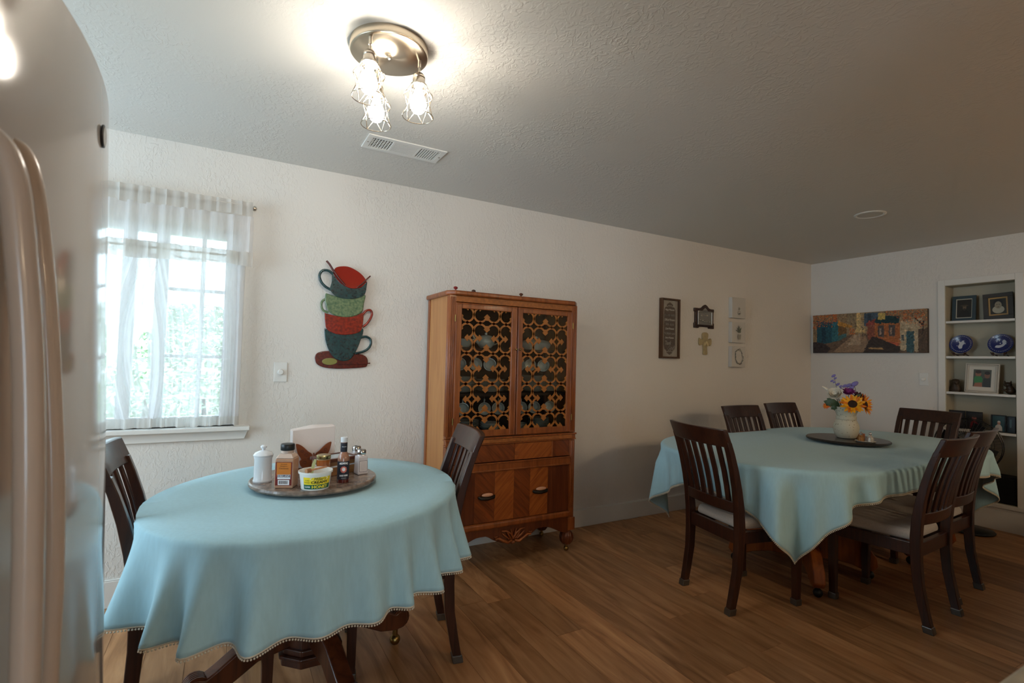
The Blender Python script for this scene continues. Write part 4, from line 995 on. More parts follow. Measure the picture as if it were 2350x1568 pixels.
leaves(520, .68, 1, .55, 1, lambda u, v: v > .95-(u-.66)*1.6*random.uniform(.5, 1)); leaves(60, .36, .41, .45, .62, lambda u, v: True)
flat_art('painted_scene', ps, fP, pt, .55, .2, d=.0000012)
# ------------------------------------------------------------------ things on the round table
ZT = TZ+.0062
m_marble = M('brown_marble', S(146, 126, 112), .25, coat=.3, noise=(34, .36), bump=(30, .1, .001))
ls = thing('lazy_susan', 'brown marble lazy susan in the middle of the round table', 'lazy susan', (.338, 2.272, ZT))
obj('base', MB().lathe([(.13, 0), (.13, .009)], 40), m_black, ls, smooth=40)
obj('disc', MB().lathe([(0, .009), (.236, .009), (.246, .013), (.250, .020), (.248, .028), (.243, .031), (0, .031)], 72), m_marble, ls, smooth=30)
ZL = ZT+.0312
m_cer = M('white_ceramic', S(232, 234, 236), .18, coat=.4)
cn = thing('ceramic_canister', 'white lidded ceramic canister at the left edge of the marble disc', 'canister', (.140, 2.262, ZL))
obj('jar', MB().lathe([(0, 0), (.034, 0), (.036, .006), (.033, .014), (.0325, .09), (.035, .097), (.034, .101), (.031, .102), (.029, .095), (.028, .01), (0, .008)], 36), m_cer, cn, smooth=35)
lid = obj('lid', MB().lathe([(.036, .102), (.037, .106), (.030, .116), (.012, .123), (.008, .124), (0, .124)], 36), m_cer, cn, smooth=35)
obj('knob', MB().lathe([(.006, .123), (.005, .128), (.011, .133), (.012, .139), (.007, .144), (0, .145)], 20), m_cer, lid, smooth=40)

# square spice bottle
sp = thing('spice_bottle', 'square plastic spice bottle with black cap and orange label', 'bottle', (.216, 2.140, ZL), math.radians(-24))
m_spice = M('cinnamon_powder', S(186, 142, 112), .55, coat=.5, noise=(60, .9)); m_clear = M('clear_plastic', S(206, 182, 166), .15, spec=.6, coat=.5)
q = .034
obj('body', MB().box(-q, q, -q, q, 0, .112), m_spice, sp, bevel=.005, seg=3)
obj('shoulder', MB().hexa([(-q, -q, .112), (q, -q, .112), (q, q, .112), (-q, q, .112)], [(-.022, -.022, .130), (.022, -.022, .130), (.022, .022, .130), (-.022, .022, .130)]), m_clear, sp, bevel=.004, seg=2)
obj('neck', MB().lathe([(.022, .129), (.022, .142)], 28), m_clear, sp, smooth=40)
obj('cap', MB().lathe([(.0245, .140), (.0255, .142), (.0255, .160), (.0235, .164), (0, .164)], 36), m_black, sp, smooth=35)
fL = lambda u, v, w=0: (u, -q-.0004-w, v)
flat_art('label', [(S(120, 34, 26), rect(-.030, .030, .012, .100)), (S(206, 122, 40), rect(-.026, .026, .050, .098)), (S(176, 74, 30), rect(-.026, .026, .046, .052)), (S(238, 238, 240), rect(-.022, .025, .036, .053)), (S(38, 28, 60), rect(-.021, .024, .043, .052)), (S(238, 238, 240), rect(-.020, .022, .014, .033))], fL, sp)
tx = MB()
put_text(tx, 'KIRKLAND', lambda u, v: fL(u, v, .0012), .0015, .0475, .041, .006, bold=.0003)
obj('lettering', tx, M('label_white', S(245, 245, 245), .6), sp, fix=False)
tx = MB()
for s_, v, wd in (('Ground', .092, .022), ('Saigon', .084, .026), ('Cinnamon', .0765, .034)): put_text(tx, s_, lambda u, v: fL(u, v, .0012), 0, v, wd, .005)
random.seed(6); x = -.016
while x < .016: wb = random.choice((.0006, .0012, .0018)); tx.add([fL(x, .018, .0012), fL(x+wb, .018, .0012), fL(x+wb, .030, .0012), fL(x, .030, .0012)], [(0, 1, 2, 3)]); x += wb+random.choice((.0007, .0012))
obj('label_print', tx, M('label_dark', S(60, 30, 24), .6), sp, fix=False)

# honey tub
tb = thing('honey_tub', 'white plastic honey tub with yellow and green label', 'tub', (.312, 2.078, ZL))
obj('bowl', MB().lathe([(0, 0), (.049, 0), (.051, .003), (.058, .060), (.0625, .061), (.0625, .068), (.0595, .068), (.056, .060), (.049, .006), (0, .005)], 48), M('tub_white', S(236, 234, 228), .35), tb, smooth=35)
TB0 = -math.pi/2-.03
def fT(u, v, w=0):                # wrap round the tub: u metres along the side, v height
    r = .0512+(v-.003)*(.0065/.063)+.0004+w; v *= .90; a = TB0+u/.055; return (r*math.cos(a), r*math.sin(a), v)
lb = MB()
def band(mb, c, u0, u1, v0, v1, w, n=24):
    mb.cur = c
    for k in range(n):
        a, b = u0+(u1-u0)*k/n, u0+(u1-u0)*(k+1)/n
        mb.add([fT(a, v0, w), fT(b, v0, w), fT(b, v1, w), fT(a, v1, w)], [(0, 1, 2, 3)])
band(lb, S(250, 220, 36), -.052, .056, .026, .056, .0001); band(lb, S(24, 96, 74), -.052, .056, .007, .026, .0001); band(lb, S(238, 238, 238), -.064, -.054, .008, .05, .0001, 4)
ov = []
lb.cur = S(244, 244, 240); lb.add([fT(.008+.034*math.cos(2*PI*k/28), .050+.0085*math.sin(2*PI*k/28), .0004) for k in range(28)], [tuple(range(28))])
obj('label', lb, mat_print(.45), tb, fix=False)
tx = MB()
put_text(tx, "Miller's", lambda u, v: fT(u, v, .001), .010, .050, .044, .013, shear=.35)
put_text(tx, 'CREAMY', lambda u, v: fT(u, v, .0008), .010, .0355, .062, .0105, bold=.0006)
put_text(tx, 'PURE', lambda u, v: fT(u, v, .0008), -.036, .0435, .015, .004); put_text(tx, 'HONEY', lambda u, v: fT(u, v, .0008), -.036, .0345, .022, .005)
obj('lettering', tx, M('label_black', S(22, 40, 38), .6), tb, fix=False)
tx = MB(); put_text(tx, 'HONEY', lambda u, v: fT(u, v, .0008), .012, .0165, .060, .012, bold=.0007)
obj('lettering', tx, M('label_yellow', S(250, 224, 60), .6), tb, fix=False)
tx = MB(); put_text(tx, 'CLOVER', lambda u, v: fT(u, v, .0008), -.036, .0165, .022, .0055, bold=.0003)
obj('lettering', tx, _mats['label_white'], tb, fix=False)
dp = thing('honey_dipper', 'little ridged wooden honey dipper lying in the honey tub', 'dipper', (.312, 2.078, ZL))
m_dip = wood('pale_wood', S(206, 152, 108), S(180, 122, 80), .5)
hd = MB(); A_, B_ = Vector((-.036, -.03, .072)), Vector((.042, .014, .074))
obj('handle', hd.tube([A_, B_], .0035, 8), m_dip, dp, smooth=50)
for k in range(5): c = A_+(B_-A_)*(-.04+.05*k); obj('ridge', MB().tube([c, c+(B_-A_)*.022], .0085, 14), m_dip, dp, smooth=40)
st = thing('plastic_spreader', 'pale green plastic spreader standing in the honey tub', 'spreader', (.306, 2.094, ZL))
obj('blade', MB().prism([(-.006, .02), (.004, .02), (.018, .085), (.022, .104), (.014, .106), (.006, .088)], lambda u, v, w: (u-.012, w, v), -.0012, .0012), M('pale_green_plastic', S(196, 206, 150), .4), st, bevel=.0006)

# honey jar
hj = thing('honey_jar', 'small glass jar of amber honey with gold lid', 'jar', (.360, 2.205, ZL+.0))
obj('honey', MB().prism([(.027*math.cos(PI/6*k+.26), .027*math.sin(PI/6*k+.26)) for k in range(12)], lambda u, v, w: (u, v, w), .002, .083), M('amber_honey', S(196, 104, 16), .12, coat=.6, spec=.6), hj, bevel=.002)
obj('glass_rim', MB().lathe([(.0275, .082), (.0275, .084), (.024, .087), (.024, .089)], 28), M('honey_glass', S(196, 170, 130), .1, coat=.6), hj, smooth=40)
obj('lid', MB().lathe([(.0275, .086), (.0285, .088), (.0285, .098), (.026, .101), (.018, .1005), (0, .1005)], 32), M('gold_lid', S(186, 168, 118), .25, 1.0), hj, smooth=35)

# hot sauce bottle
hs = thing('hot_sauce_bottle', 'slim hot sauce bottle with black label and white cap', 'bottle', (.424, 2.128, ZL))
obj('bottle', MB().lathe([(0, 0), (.021, 0), (.0228, .004), (.0228, .092), (.0215, .102), (.016, .114), (.0128, .122), (.0125, .160)], 32), M('sauce_glass', S(178, 128, 104), .15, coat=.6, noise=(45, .55)), hs, smooth=35)
obj('sauce', MB().lathe([(.0229, .001), (.0231, .005), (.0231, .014)], 32), M('red_sauce', S(92, 30, 22), .2, coat=.5), hs, smooth=35)
obj('cap', MB().lathe([(.0128, .160), (.0135, .162), (.0135, .178), (.012, .180), (0, .180)], 28), m_cer, hs, smooth=35)
HB = -math.pi/2-.12
def fH(u, v, w=0, r=.0232): a = HB+u/r; return ((r+w)*math.cos(a), (r+w)*math.sin(a), v)
lb = MB(); lb.lathe([(.02315, .014), (.02315, .086)], 32); lb.lathe([(.0132, .122), (.0132, .158)], 28)
obj('label', lb, M('label_navy', S(30, 32, 44), .5), hs, smooth=35)
tx = MB()
put_text(tx, "MELINDA'S", lambda u, v: fH(u, v-.0018*(u/.015)**2, .0003), 0, .079, .034, .008, bold=.0004)
put_text(tx, 'GHOST PEPPER', lambda u, v: fH(u, v, .0003), .001, .030, .034, .0065, bold=.0003); put_text(tx, 'HOT SAUCE', lambda u, v: fH(u, v, .0003), .001, .020, .018, .003)
put_text(tx, "MELINDA'S", lambda u, v: fH(u, v, .0003, .0133), 0, .143, .017, .004)
obj('lettering', tx, _mats['label_white'], hs, fix=False)
fl_ = MB()
for k in range(9):
    a = 2*PI*k/9; fl_.add([fH(.009*math.cos(a)+.0045*math.cos(b*PI/4), .054+.009*math.sin(a)+.0045*math.sin(b*PI/4), .0004) for b in range(8)], [tuple(range(8))])
obj('label_flowers', fl_, M('label_coral', S(206, 110, 96), .6), hs, fix=False)
obj('label_moon', MB().add([fH(.0065*math.cos(b*PI/8), .055+.0075*math.sin(b*PI/8), .0008) for b in range(16)], [tuple(range(16))]), _mats['label_white'], hs, fix=False)

# salt and pepper shakers
def shaker(lab, x, y, body, lab_on):
    s_ = thing('glass_shaker', lab, 'shaker', (x, y, ZL), math.radians(12), 'pair of glass shakers')
    obj('glass', MB().hexa([(-.0235, -.0235, 0), (.0235, -.0235, 0), (.0235, .0235, 0), (-.0235, .0235, 0)], [(-.021, -.021, .078), (.021, -.021, .078), (.021, .021, .078), (-.021, .021, .078)]), body, s_, bevel=.005, seg=3)
    obj('collar', MB().lathe([(.019, .078), (.017, .086)], 24), body, s_, smooth=40)
    obj('lid', MB().lathe([(.0185, .084), (.0195, .086), (.0195, .099), (.016, .105), (.006, .107), (0, .107)], 28), M('chrome', S(206, 206, 204), .12, 1.0), s_, smooth=40)
    if lab_on:
        f = lambda u, v, w: (u, -.0238-w+(v-.005)*.03, v)
        flat_art('paper_label', [(S(80, 60, 62), rect(-.018, .018, .012, .058)), (S(226, 216, 212), rect(-.0168, .0168, .0132, .0568))]+[(S(176, 160, 156), rect(-.012, .012, .02+.006*k, .0212+.006*k)) for k in range(6)], f, s_)
shaker('glass salt shaker with a square paper label, in front', .523, 2.252, M('salt_glass', S(214, 204, 202), .12, coat=.6), True)
shaker('glass pepper shaker half hidden behind the labelled salt shaker', .522, 2.345, M('pepper_glass', S(176, 166, 164), .12, coat=.6), False)

# napkin holder with cut out butterfly
nh = thing('napkin_holder', 'wooden napkin holder with a carved butterfly front', 'napkin holder', (.345, 2.415, ZL), math.radians(4))
m_bf = wood('butterfly_wood', S(142, 74, 34), S(112, 54, 24), .4, (1, 1, 6))
obj('base', MB().box(-.07, .07, -.028, .04, 0, .012), m_bf, nh, bevel=.003)
wing = sm([(0, .020), (.030, .012), (.052, .024), (.058, .045), (.052, .055), (.066, .080), (.074, .112), (.072, .122), (.050, .112), (.022, .085), (.006, .070)], 3)
wing2 = [(-u, v) for u, v in wing][::-1]
for wg in (wing, wing2):
    wo = obj('wing', MB().prism(wg, lambda u, v, w: (u, -w, v), .024, .030), m_bf, nh, bevel=.0015)
    sgn = 1 if wg is wing else -1; ln = MB()
    for (cx, cz, r_) in ((.030, .070, .010), (.048, .088, .008), (.036, .038, .009), (.020, .052, .007)):
        ln.tube([(sgn*(cx+r_*(1-.1*k)*math.cos(k*.9)), -.0302, cz+r_*(1-.1*k)*math.sin(k*.9)) for k in range(8)], .0011, 6)
    obj('carved_scroll', ln, M('carved_dark', S(84, 38, 16), .6), wo, smooth=50)
obj('butterfly_body', MB().tube([(0, -.029, .016), (0, -.031, .05), (0, -.029, .078)], [.004, .007, .003], 10), m_bf, nh, smooth=50)
obj('back_board', MB().box(-.06, .06, .030, .036, .012, .10), m_bf, nh, bevel=.002)
npk = thing('paper_napkins', 'thick stack of folded white paper napkins in the butterfly holder', 'napkins', (.345, 2.415, ZL), math.radians(4))
for k in range(9):
    x0 = -.088-.003*math.sin(k*2.1); nb_ = MB(); y = -.018+k*.005
    tl_ = [(-.085, .014), (.092, .014), (.092-.002*(k % 2), .190+.002*(k % 3)), (.0, .186+.001*k), (x0, .178+.002*math.sin(k))]
    nb_.prism(tl_, lambda u, v, w: (u, w+.0012*math.sin(30*u+k)+.001*math.sin(40*v), v), y, y+.0042)
    obj('napkin', nb_, M('napkin_paper', S(232, 222, 216), .95, bump=(60, .3, .002)), npk, bevel=.0012)

# tile topped wooden boards behind the honey
bx_ = thing('wooden_tile_box', 'low wooden box with a framed pale tile on top', 'box', (.425, 2.318, ZL), math.radians(24))
m_bw = wood('box_wood', S(156, 112, 66), S(124, 82, 44), .5, (2, 12, 12)); m_bf2 = wood('tile_frame', S(106, 50, 28), S(80, 36, 20), .35, (2, 12, 12))
obj('box', MB().box(-.075, .075, -.055, .055, 0, .034), m_bw, bx_, bevel=.002)
obj('spacer', MB().box(-.072, .072, -.052, .052, .034, .040), m_cer, bx_); obj('upper_box', MB().box(-.075, .075, -.055, .055, .040, .058), m_bw, bx_, bevel=.002)
tp = MB().box(-.082, .082, -.062, -.046, .058, .072).box(-.082, .082, .046, .062, .058, .072).box(-.082, -.066, -.046, .046, .058, .072).box(.066, .082, -.046, .046, .058, .072)
obj('tile_frame', tp, m_bf2, bx_, bevel=.002); obj('tile', MB().box(-.066, .066, -.046, .046, .058, .069), M('pale_tile', S(196, 206, 210), .2, noise=(14, .7)), bx_)

# ------------------------------------------------------------------ things on the long table
ZR = TZ+.0100
lr = thing('lazy_susan', 'dark wooden lazy susan under the flower vase on the long table', 'lazy susan', (3.930, 2.030, ZR))
m_esp = M('black_walnut', S(40, 32, 26), .35, coat=.2)
obj('base', MB().lathe([(.12, 0), (.12, .010)], 36), m_black, lr, smooth=40); obj('disc', MB().lathe([(0, .010), (.245, .010), (.258, .016), (.260, .024), (.255, .030), (0, .031)], 64), m_esp, lr, smooth=30)
ZV = ZR+.0312
VX, VY = 3.925, 2.035
vs_ = thing('flower_vase', 'speckled cream pottery vase with flared rim on the long table', 'vase', (VX, VY, ZV))
m_vase = M('speckled_pottery', S(196, 192, 172), .5)
nt = m_vase.node_tree; n_ = nt.nodes.new('ShaderNodeTexNoise'); n_.inputs['Scale'].default_value = 95; n_.inputs['Detail'].default_value = 1
tc_ = nt.nodes.new('ShaderNodeTexCoord'); nt.links.new(tc_.outputs['Object'], n_.inputs['Vector']); r_ = nt.nodes.new('ShaderNodeValToRGB')
r_.color_ramp.elements[0].position = .66; r_.color_ramp.elements[0].color = S(196, 192, 172); r_.color_ramp.elements[1].position = .72; r_.color_ramp.elements[1].color = S(96, 76, 52)
nt.links.new(n_.outputs['Fac'], r_.inputs[0]); nt.links.new(r_.outputs[0], nt.nodes['Principled BSDF'].inputs['Base Color'])
obj('body', MB().lathe([(0, 0), (.050, 0), (.062, .006), (.075, .035), (.081, .072), (.078, .098), (.068, .122), (.060, .134)], 48), m_vase, vs_, smooth=40)
obj('neck_band', MB().lathe([(.060, .133), (.064, .136), (.065, .146), (.064, .158), (.060, .161)], 48), m_vase, vs_, smooth=40)
obj('rim', MB().lathe([(.060, .160), (.062, .170), (.070, .192), (.083, .225), (.080, .226), (.066, .192), (.055, .165), (.05, .14)], 48), m_vase, vs_, smooth=40)
RH = Vector((.460, -.888, 0)); TH = Vector((-.888, -.460, 0))      # rightwards and towards the viewer
def fpos(r, t, z): return Vector((VX, VY, ZV+z))+RH*(r*.84)+TH*t
m_stem = M('flower_stem', S(70, 86, 48), .6)
GF = 'artificial flowers in the vase'
def flower(name, lab, pos, nrm, R_, npet, mats, disc_r, discm, rows=1, cup=.25, pw=.5, cat='flower', shape='pointed'):
    t = thing(name, lab, cat, tuple(pos), group=GF); n = nrm.normalized(); a = n.orthogonal().normalized(); b = n.cross(a)
    for row in range(rows):
        rr = R_*(1-.22*row)
        for k in range(npet):
            th = 2*PI*(k+.5*(row % 2))/npet+.13*math.sin(5*k+row); d = a*math.cos(th)+b*math.sin(th); s_ = n.cross(d)
            cu = cup+.35*row+.06*math.sin(3.7*k+row); L_ = rr*(1+.07*math.sin(7*k+2*row)); hw = L_*pw*PI/npet*1.6; vs = []
            for (f, w) in (((.0, .25), (.25, .7), (.55, 1), (.82, .7), (1, .06)) if shape == 'pointed' else ((.0, .35), (.3, .9), (.65, 1.1), (.9, .8), (1, .35))):
                base = d*(L_*f)+n*(L_*cu*f*f); vs += [base-s_*hw*w+n*.08*hw, base+n*-.05*hw, base+s_*hw*w+n*.08*hw]
            fs = []
            for i in range(4):
                for j in range(2): fs.append((3*i+j, 3*i+j+1, 3*i+j+4, 3*i+j+3))
            obj('petal', MB().add(vs, fs), mats[(k+row) % len(mats)], t, smooth=60, fix=False)
    if disc_r:
        mb = MB().ball((0, 0, 0), disc_r, 14, 8, (1, 1, .45)); q = Vector((0, 0, 1)).rotation_difference(n); mb.xf(lambda p: q @ p + n*.004)
        obj('centre', mb, discm, t, smooth=60)
    inv = Vector((VX, VY, ZV+.12))-Vector(pos)
    obj('stem', MB().tube([-n*.004, inv*.5-n*.02, inv], .0025, 6), m_stem, t, smooth=50)
    return t
y1, y2 = M('sunflower_yellow', S(240, 168, 24), .6), M('sunflower_orange', S(226, 122, 16), .6)
m_disc = M('sunflower_disc', S(44, 26, 16), .8, bump=(200, .8, .004)); m_or = M('daisy_orange', S(220, 96, 16), .6)
m_wh = M('rose_cream', S(222, 214, 196), .7); m_pu = M('mum_purple', S(122, 34, 104), .7); m_ma = M('mum_maroon', S(66, 22, 44), .7); m_la = M('lavender_petal', S(120, 112, 176), .6)
UP = Vector((0, 0, 1))
flower('sunflower', 'large yellow sunflower facing forward over the vase rim', fpos(.045, .085, .250), TH*.9+UP*.42, .077, 17, [y1, y1, y2], .030, m_disc, rows=2, cup=.12)
flower('sunflower', 'yellow sunflower turned to the right side of the bouquet', fpos(.130, .020, .250), RH*.9+TH*.35+UP*.25, .076, 16, [y1, y2], .028, m_disc, rows=2, cup=.15)
flower('orange_daisy', 'small orange daisy drooping at the left of the vase', fpos(-.135, .035, .235), TH*.7-RH*.6+UP*.3, .036, 13, [m_or, y2], .010, m_disc, cup=.2)
flower('cream_rose', 'cream white rose at the upper left of the bouquet', fpos(-.080, .050, .310), TH*.75+UP*.6-RH*.2, .048, 7, [m_wh], .012, m_wh, rows=4, cup=.35, pw=.95, shape='round')
flower('purple_mum', 'bright purple mum above the front sunflower', fpos(.018, .035, .330), TH*.6+UP*.7, .042, 14, [m_pu], .012, m_pu, rows=3, cup=.3)
flower('maroon_mum', 'dark maroon mum between the two sunflowers', fpos(.085, .030, .305), TH*.6+UP*.6+RH*.3, .036, 13, [m_ma], .012, m_ma, rows=3, cup=.3)
bd = thing('white_bud', 'closed white bud reaching out on the far left of the bouquet', 'flower', tuple(fpos(-.130, .02, .340)), group=GF)
obj('bud', MB().tube([RH*.012-UP*.010, Vector((0, 0, 0)), -RH*.022+UP*.016, -RH*.040+UP*.026], [.004, .009, .008, .003], 10), m_wh, bd, smooth=60)
obj('stem', MB().tube([RH*.012-UP*.010, RH*.06-UP*.06, Vector((VX, VY, ZV+.14))-fpos(-.130, .02, .340)], .002, 6), M('brown_stem', S(82, 60, 54), .7), bd, smooth=50)
def sprig(lab, tip, blobs):
    t = thing('lavender_sprig', lab, 'flower', tuple(fpos(0, 0, .15)), group=GF); O = fpos(0, 0, .15)
    P = [Vector((0, 0, 0)), fpos(tip[0]*.9+.03, tip[1], tip[2]*.62)-O, fpos(*tip)-O]
    obj('stem', MB().tube(smooth_path([tuple(p) for p in P], 6), .0016, 6), m_stem, t, smooth=50)
    for (r, tt, z, s_) in blobs:
        c = fpos(r, tt, z)-O; obj('petal', MB().ball((0, 0, 0), s_, 10, 6, (1, .35, .75)).xf(lambda p: c+RH*p.x+TH*p.y+UP*(p.z+p.x*.4)), m_la, t, smooth=60)
sprig('tall lavender blue sprig arching at the top of the bouquet', (-.088, 0, .440), [(-.092, 0, .446, .014), (-.080, .004, .428, .010), (-.104, 0, .408, .011), (-.088, .004, .400, .009), (-.060, .01, .385, .013), (-.040, .01, .372, .010)])
sprig('shorter lavender blue sprig leaning right above the purple mum', (.058, 0, .385), [(.060, 0, .392, .024), (.018, .01, .380, .018), (-.012, .01, .375, .015), (.040, .02, .365, .016), (.000, .02, .350, .014), (-.045, .03, .355, .012)])
lv = thing('green_leaf_spray', 'broad dark green leaves at the left of the vase mouth', 'leaves', tuple(fpos(-.05, .04, .235)), group=GF)
m_gl = M('leaf_green', S(66, 84, 56), .5)
for (r, z, L_) in ((-.075, .045, .09), (-.06, .015, .10), (-.02, -.012, .06), (.15, .10, .05), (.16, .085, .045)):
    d = (RH*r+UP*z).normalized(); s_ = TH.cross(d).normalized()*L_*.24; b0 = Vector((0, 0, 0)) if r < .1 else RH*.09+UP*.06
    vs = []
    for f, w in ((0, .2), (.3, .9), (.6, 1), (.85, .55), (1, .02)): c = b0+d*(L_*f)+TH*(.02*math.sin(f*3)); vs += [c-s_*w, c+TH*.004, c+s_*w]
    obj('leaf', MB().add(vs, [(3*i+j, 3*i+j+1, 3*i+j+4, 3*i+j+3) for i in range(4) for j in range(2)]), m_gl, lv, smooth=60, fix=False)
# crystal cruet tray
m_cry = M('cut_crystal', S(196, 192, 182), .08, .55, spec=.8, bump=(160, .8, .004))
ctx_, cty = 3.845, 1.868
ctr = thing('crystal_tray', 'small cut crystal tray carrying two tiny shakers', 'tray', (ctx_, cty, ZV))
star = lambda a, z: 1+.06*math.sin(12*a)
obj('dish', MB().lathe([(0, 0), (.050, 0), (.060, .008), (.058, .010), (.046, .006), (0, .006)], 72, (0, 0, 0), star), m_cry, ctr, smooth=20)
for s_, lab, mt in ((-1, 'tiny crystal pepper shaker with amber pepper on the crystal tray', M('pepper_amber', S(150, 104, 52), .2, .2, bump=(160, .8, .004))), (1, 'tiny crystal salt shaker with silver ball top on the crystal tray', m_cry)):
    t = thing('crystal_shaker', lab, 'shaker', tuple(Vector((ctx_, cty, ZV+.0064))+RH*s_*.026), group='pair of crystal shakers')
    obj('glass', MB().lathe([(0, 0), (.019, 0), (.021, .010), (.019, .026), (.012, .036), (.009, .040)], 36, (0, 0, 0), lambda a, z: 1+.05*math.sin(9*a)), mt, t, smooth=20)
    obj('ball_top', MB().lathe([(.010, .040), (.0085, .044)], 16).ball((0, 0, .052), .0095, 14, 10), _mats['chrome'], t, smooth=50)
wdn = thing('wooden_coaster', 'round honey wood coaster stack peeping out behind the vase', 'coasters', tuple(fpos(.085, -.06, 0)))
for k in range(3): obj('coaster', MB().lathe([(0, .0005+.012*k), (.042, .0005+.012*k), (.044, .006+.012*k), (.042, .0115+.012*k), (0, .0115+.012*k)], 32), m_oak, wdn, smooth=40)

# ------------------------------------------------------------------ china in the cabinet
m_china = M('china_glaze', S(206, 206, 200), .2, coat=.4)
def lathe_mesh(name, prof, n=28, mat=m_china): return MB().lathe(prof, n).mesh(name, mat, 35)
pl_big = lathe_mesh('plate', [(0, .003), (.055, .003), (.062, .007), (.098, .016), (.100, .018), (.062, .011), (.05, .006), (0, .006)])
pl_sm = lathe_mesh('saucer', [(0, .003), (.035, .003), (.042, .006), (.072, .014), (.074, .016), (.042, .010), (0, .006)])
bowl_m = lathe_mesh('bowl', [(0, 0), (.028, 0), (.045, .016), (.066, .044), (.068, .046), (.064, .046), (.042, .018), (0, .004)])
cup_mb = MB().lathe([(0, 0), (.018, 0), (.030, .012), (.038, .034), (.041, .052), (.039, .052), (.034, .03), (.026, .012), (0, .005)], 24)
cup_mb.tube(smooth_path([(.037, 0, .042), (.058, 0, .044), (.060, 0, .026), (.034, 0, .018)], 4), .003, 8)
cup_me = cup_mb.mesh('teacup', m_china, 35)
ORD = ['', 'second', 'third', 'fourth', 'fifth', 'sixth', 'seventh', 'eighth', 'ninth', 'tenth', 'eleventh', 'twelfth']
def pile(name, me, n, x, z, dz, lab, grp, yy=.20):
    for k in range(n):
        w_ = ORD[n-1-k]+' from top, ' if k < n-1 else 'topmost, '
        o = obj(name, me, None, loc=(CX+x, CY+yy, z+k*dz+.0005)); tag(o, w_+lab, name.replace('_', ' '), grp)
GP = 'stacked plates in the china cabinet'
pile('plate', pl_big, 11, -.315, 1.085, .0085, 'white plate in the left stack on the middle cabinet shelf', GP+', middle left', .17)
pile('plate', pl_big, 9, -.105, 1.085, .0085, 'white plate in the second stack on the middle cabinet shelf', GP+', middle second', .17)
pile('plate', pl_big, 12, .230, 1.085, .0085, 'white plate, right door stack on the middle cabinet shelf', GP+', middle right', .17)
pile('saucer', pl_sm, 8, .07, 1.085, .0080, 'white saucer in the short stack behind the door rails', 'stacked saucers in the china cabinet, middle shelf', .17)
pile('saucer', pl_sm, 9, .375, 1.085, .0080, 'white saucer, stack at right end of middle cabinet shelf', 'stacked saucers in the china cabinet, middle right end', .17)
pile('plate', pl_big, 10, -.300, .815, .0085, 'white plate in the stack on the cabinet floor, left', GP+', bottom left', .15)
pile('saucer', pl_sm, 10, .270, .815, .0085, 'white saucer, stack on the cabinet floor behind right door', 'stacked saucers in the china cabinet, bottom', .15)
pile('bowl', bowl_m, 3, -.115, .815, .014, 'white bowl nested on the cabinet floor behind left door', 'nested bowls in the china cabinet, left', .14)
pile('bowl', bowl_m, 2, .095, .815, .014, 'white bowl nested on the cabinet floor behind right door', 'nested bowls in the china cabinet, right', .14)
ORD2 = ['leftmost', 'second from left', 'third from left', 'fourth from left', 'fifth from left', 'rightmost']
def hang(x, z, ry, lab, grp, yy=.13):
    o = obj('teacup', cup_me, None, loc=(CX+x, CY+yy, z)); o.rotation_euler = (math.radians(70), math.radians(ry), math.radians(8*math.sin(20*x))); tag(o, lab, 'cup', grp)
for k, x in enumerate((-.345, -.245, -.135, .075, .17, .28)): hang(x, 1.270, -90, ORD2[k]+' white teacup hanging from the upper cabinet shelf', 'teacups hanging in the upper row')
for k, x in enumerate((-.32, -.17, -.06, .10, .215, .33)): hang(x, .985, -90, ORD2[k]+' white teacup hanging from the middle cabinet shelf', 'teacups hanging in the lower row')
hk = MB()
for z, xs in ((1.357, (-.345, -.245, -.135, .075, .17, .28)), (1.067, (-.32, -.17, -.06, .10, .215, .33))):
    for x in xs: obj('cup_hook', MB().tube([(x, .12, z), (x, .12, z-.02), (x, .11, z-.032), (x, .10, z-.026)], .0015, 6), m_brass, cab, smooth=50)
tp_ = thing('serving_dish', 'long white covered serving dish on the top cabinet shelf at right', 'dish', (CX+.255, CY+.18, 1.3755))
obj('dish', MB().lathe([(0, 0), (.06, 0), (.08, .02), (.09, .05), (.085, .05), (.07, .02), (0, .01)], 36).xf(lambda p: Vector((p.x*1.35, p.y*.8, p.z))), m_china, tp_, smooth=35)
obj('lid', MB().lathe([(.092, .05), (.075, .065), (.03, .078), (0, .08)], 36).xf(lambda p: Vector((p.x*1.35, p.y*.8, p.z))), m_china, tp_, smooth=35); obj('lid_knob', MB().ball((0, 0, .088), .011, 12, 8), m_china, tp_, smooth=50)
tpo = thing('teapot', 'white teapot on the top cabinet shelf behind the left door', 'teapot', (CX-.150, CY+.16, 1.3755))
obj('pot', MB().lathe([(0, 0), (.035, 0), (.058, .03), (.060, .05), (.045, .078), (.03, .085), (0, .09)], 32), m_china, tpo, smooth=40); obj('spout', MB().tube([(-.05, 0, .035), (-.08, 0, .055), (-.095, 0, .085)], [.014, .010, .007], 10), m_china, tpo, smooth=50)
obj('handle', MB().tube(smooth_path([(.05, 0, .065), (.085, 0, .07), (.09, 0, .04), (.055, 0, .025)], 5), .005, 8), m_china, tpo, smooth=50); obj('lid_knob', MB().ball((0, 0, .097), .009, 10, 8), m_china, tpo, smooth=50)
pt_ = thing('platter', 'white oval platter lying on the top cabinet shelf at far left', 'platter', (CX-.325, CY+.19, 1.3755))
obj('dish', MB().lathe([(0, .002), (.06, .002), (.08, .02), (.09, .055), (.086, .055), (.07, .02), (0, .008)], 36).xf(lambda p: Vector((p.x*1.0, p.y*1.2, p.z))), m_china, pt_, smooth=35)
gr = thing('sugar_bowl', 'small white sugar bowl on the top shelf behind the right door', 'sugar bowl', (CX+.075, CY+.15, 1.3755))
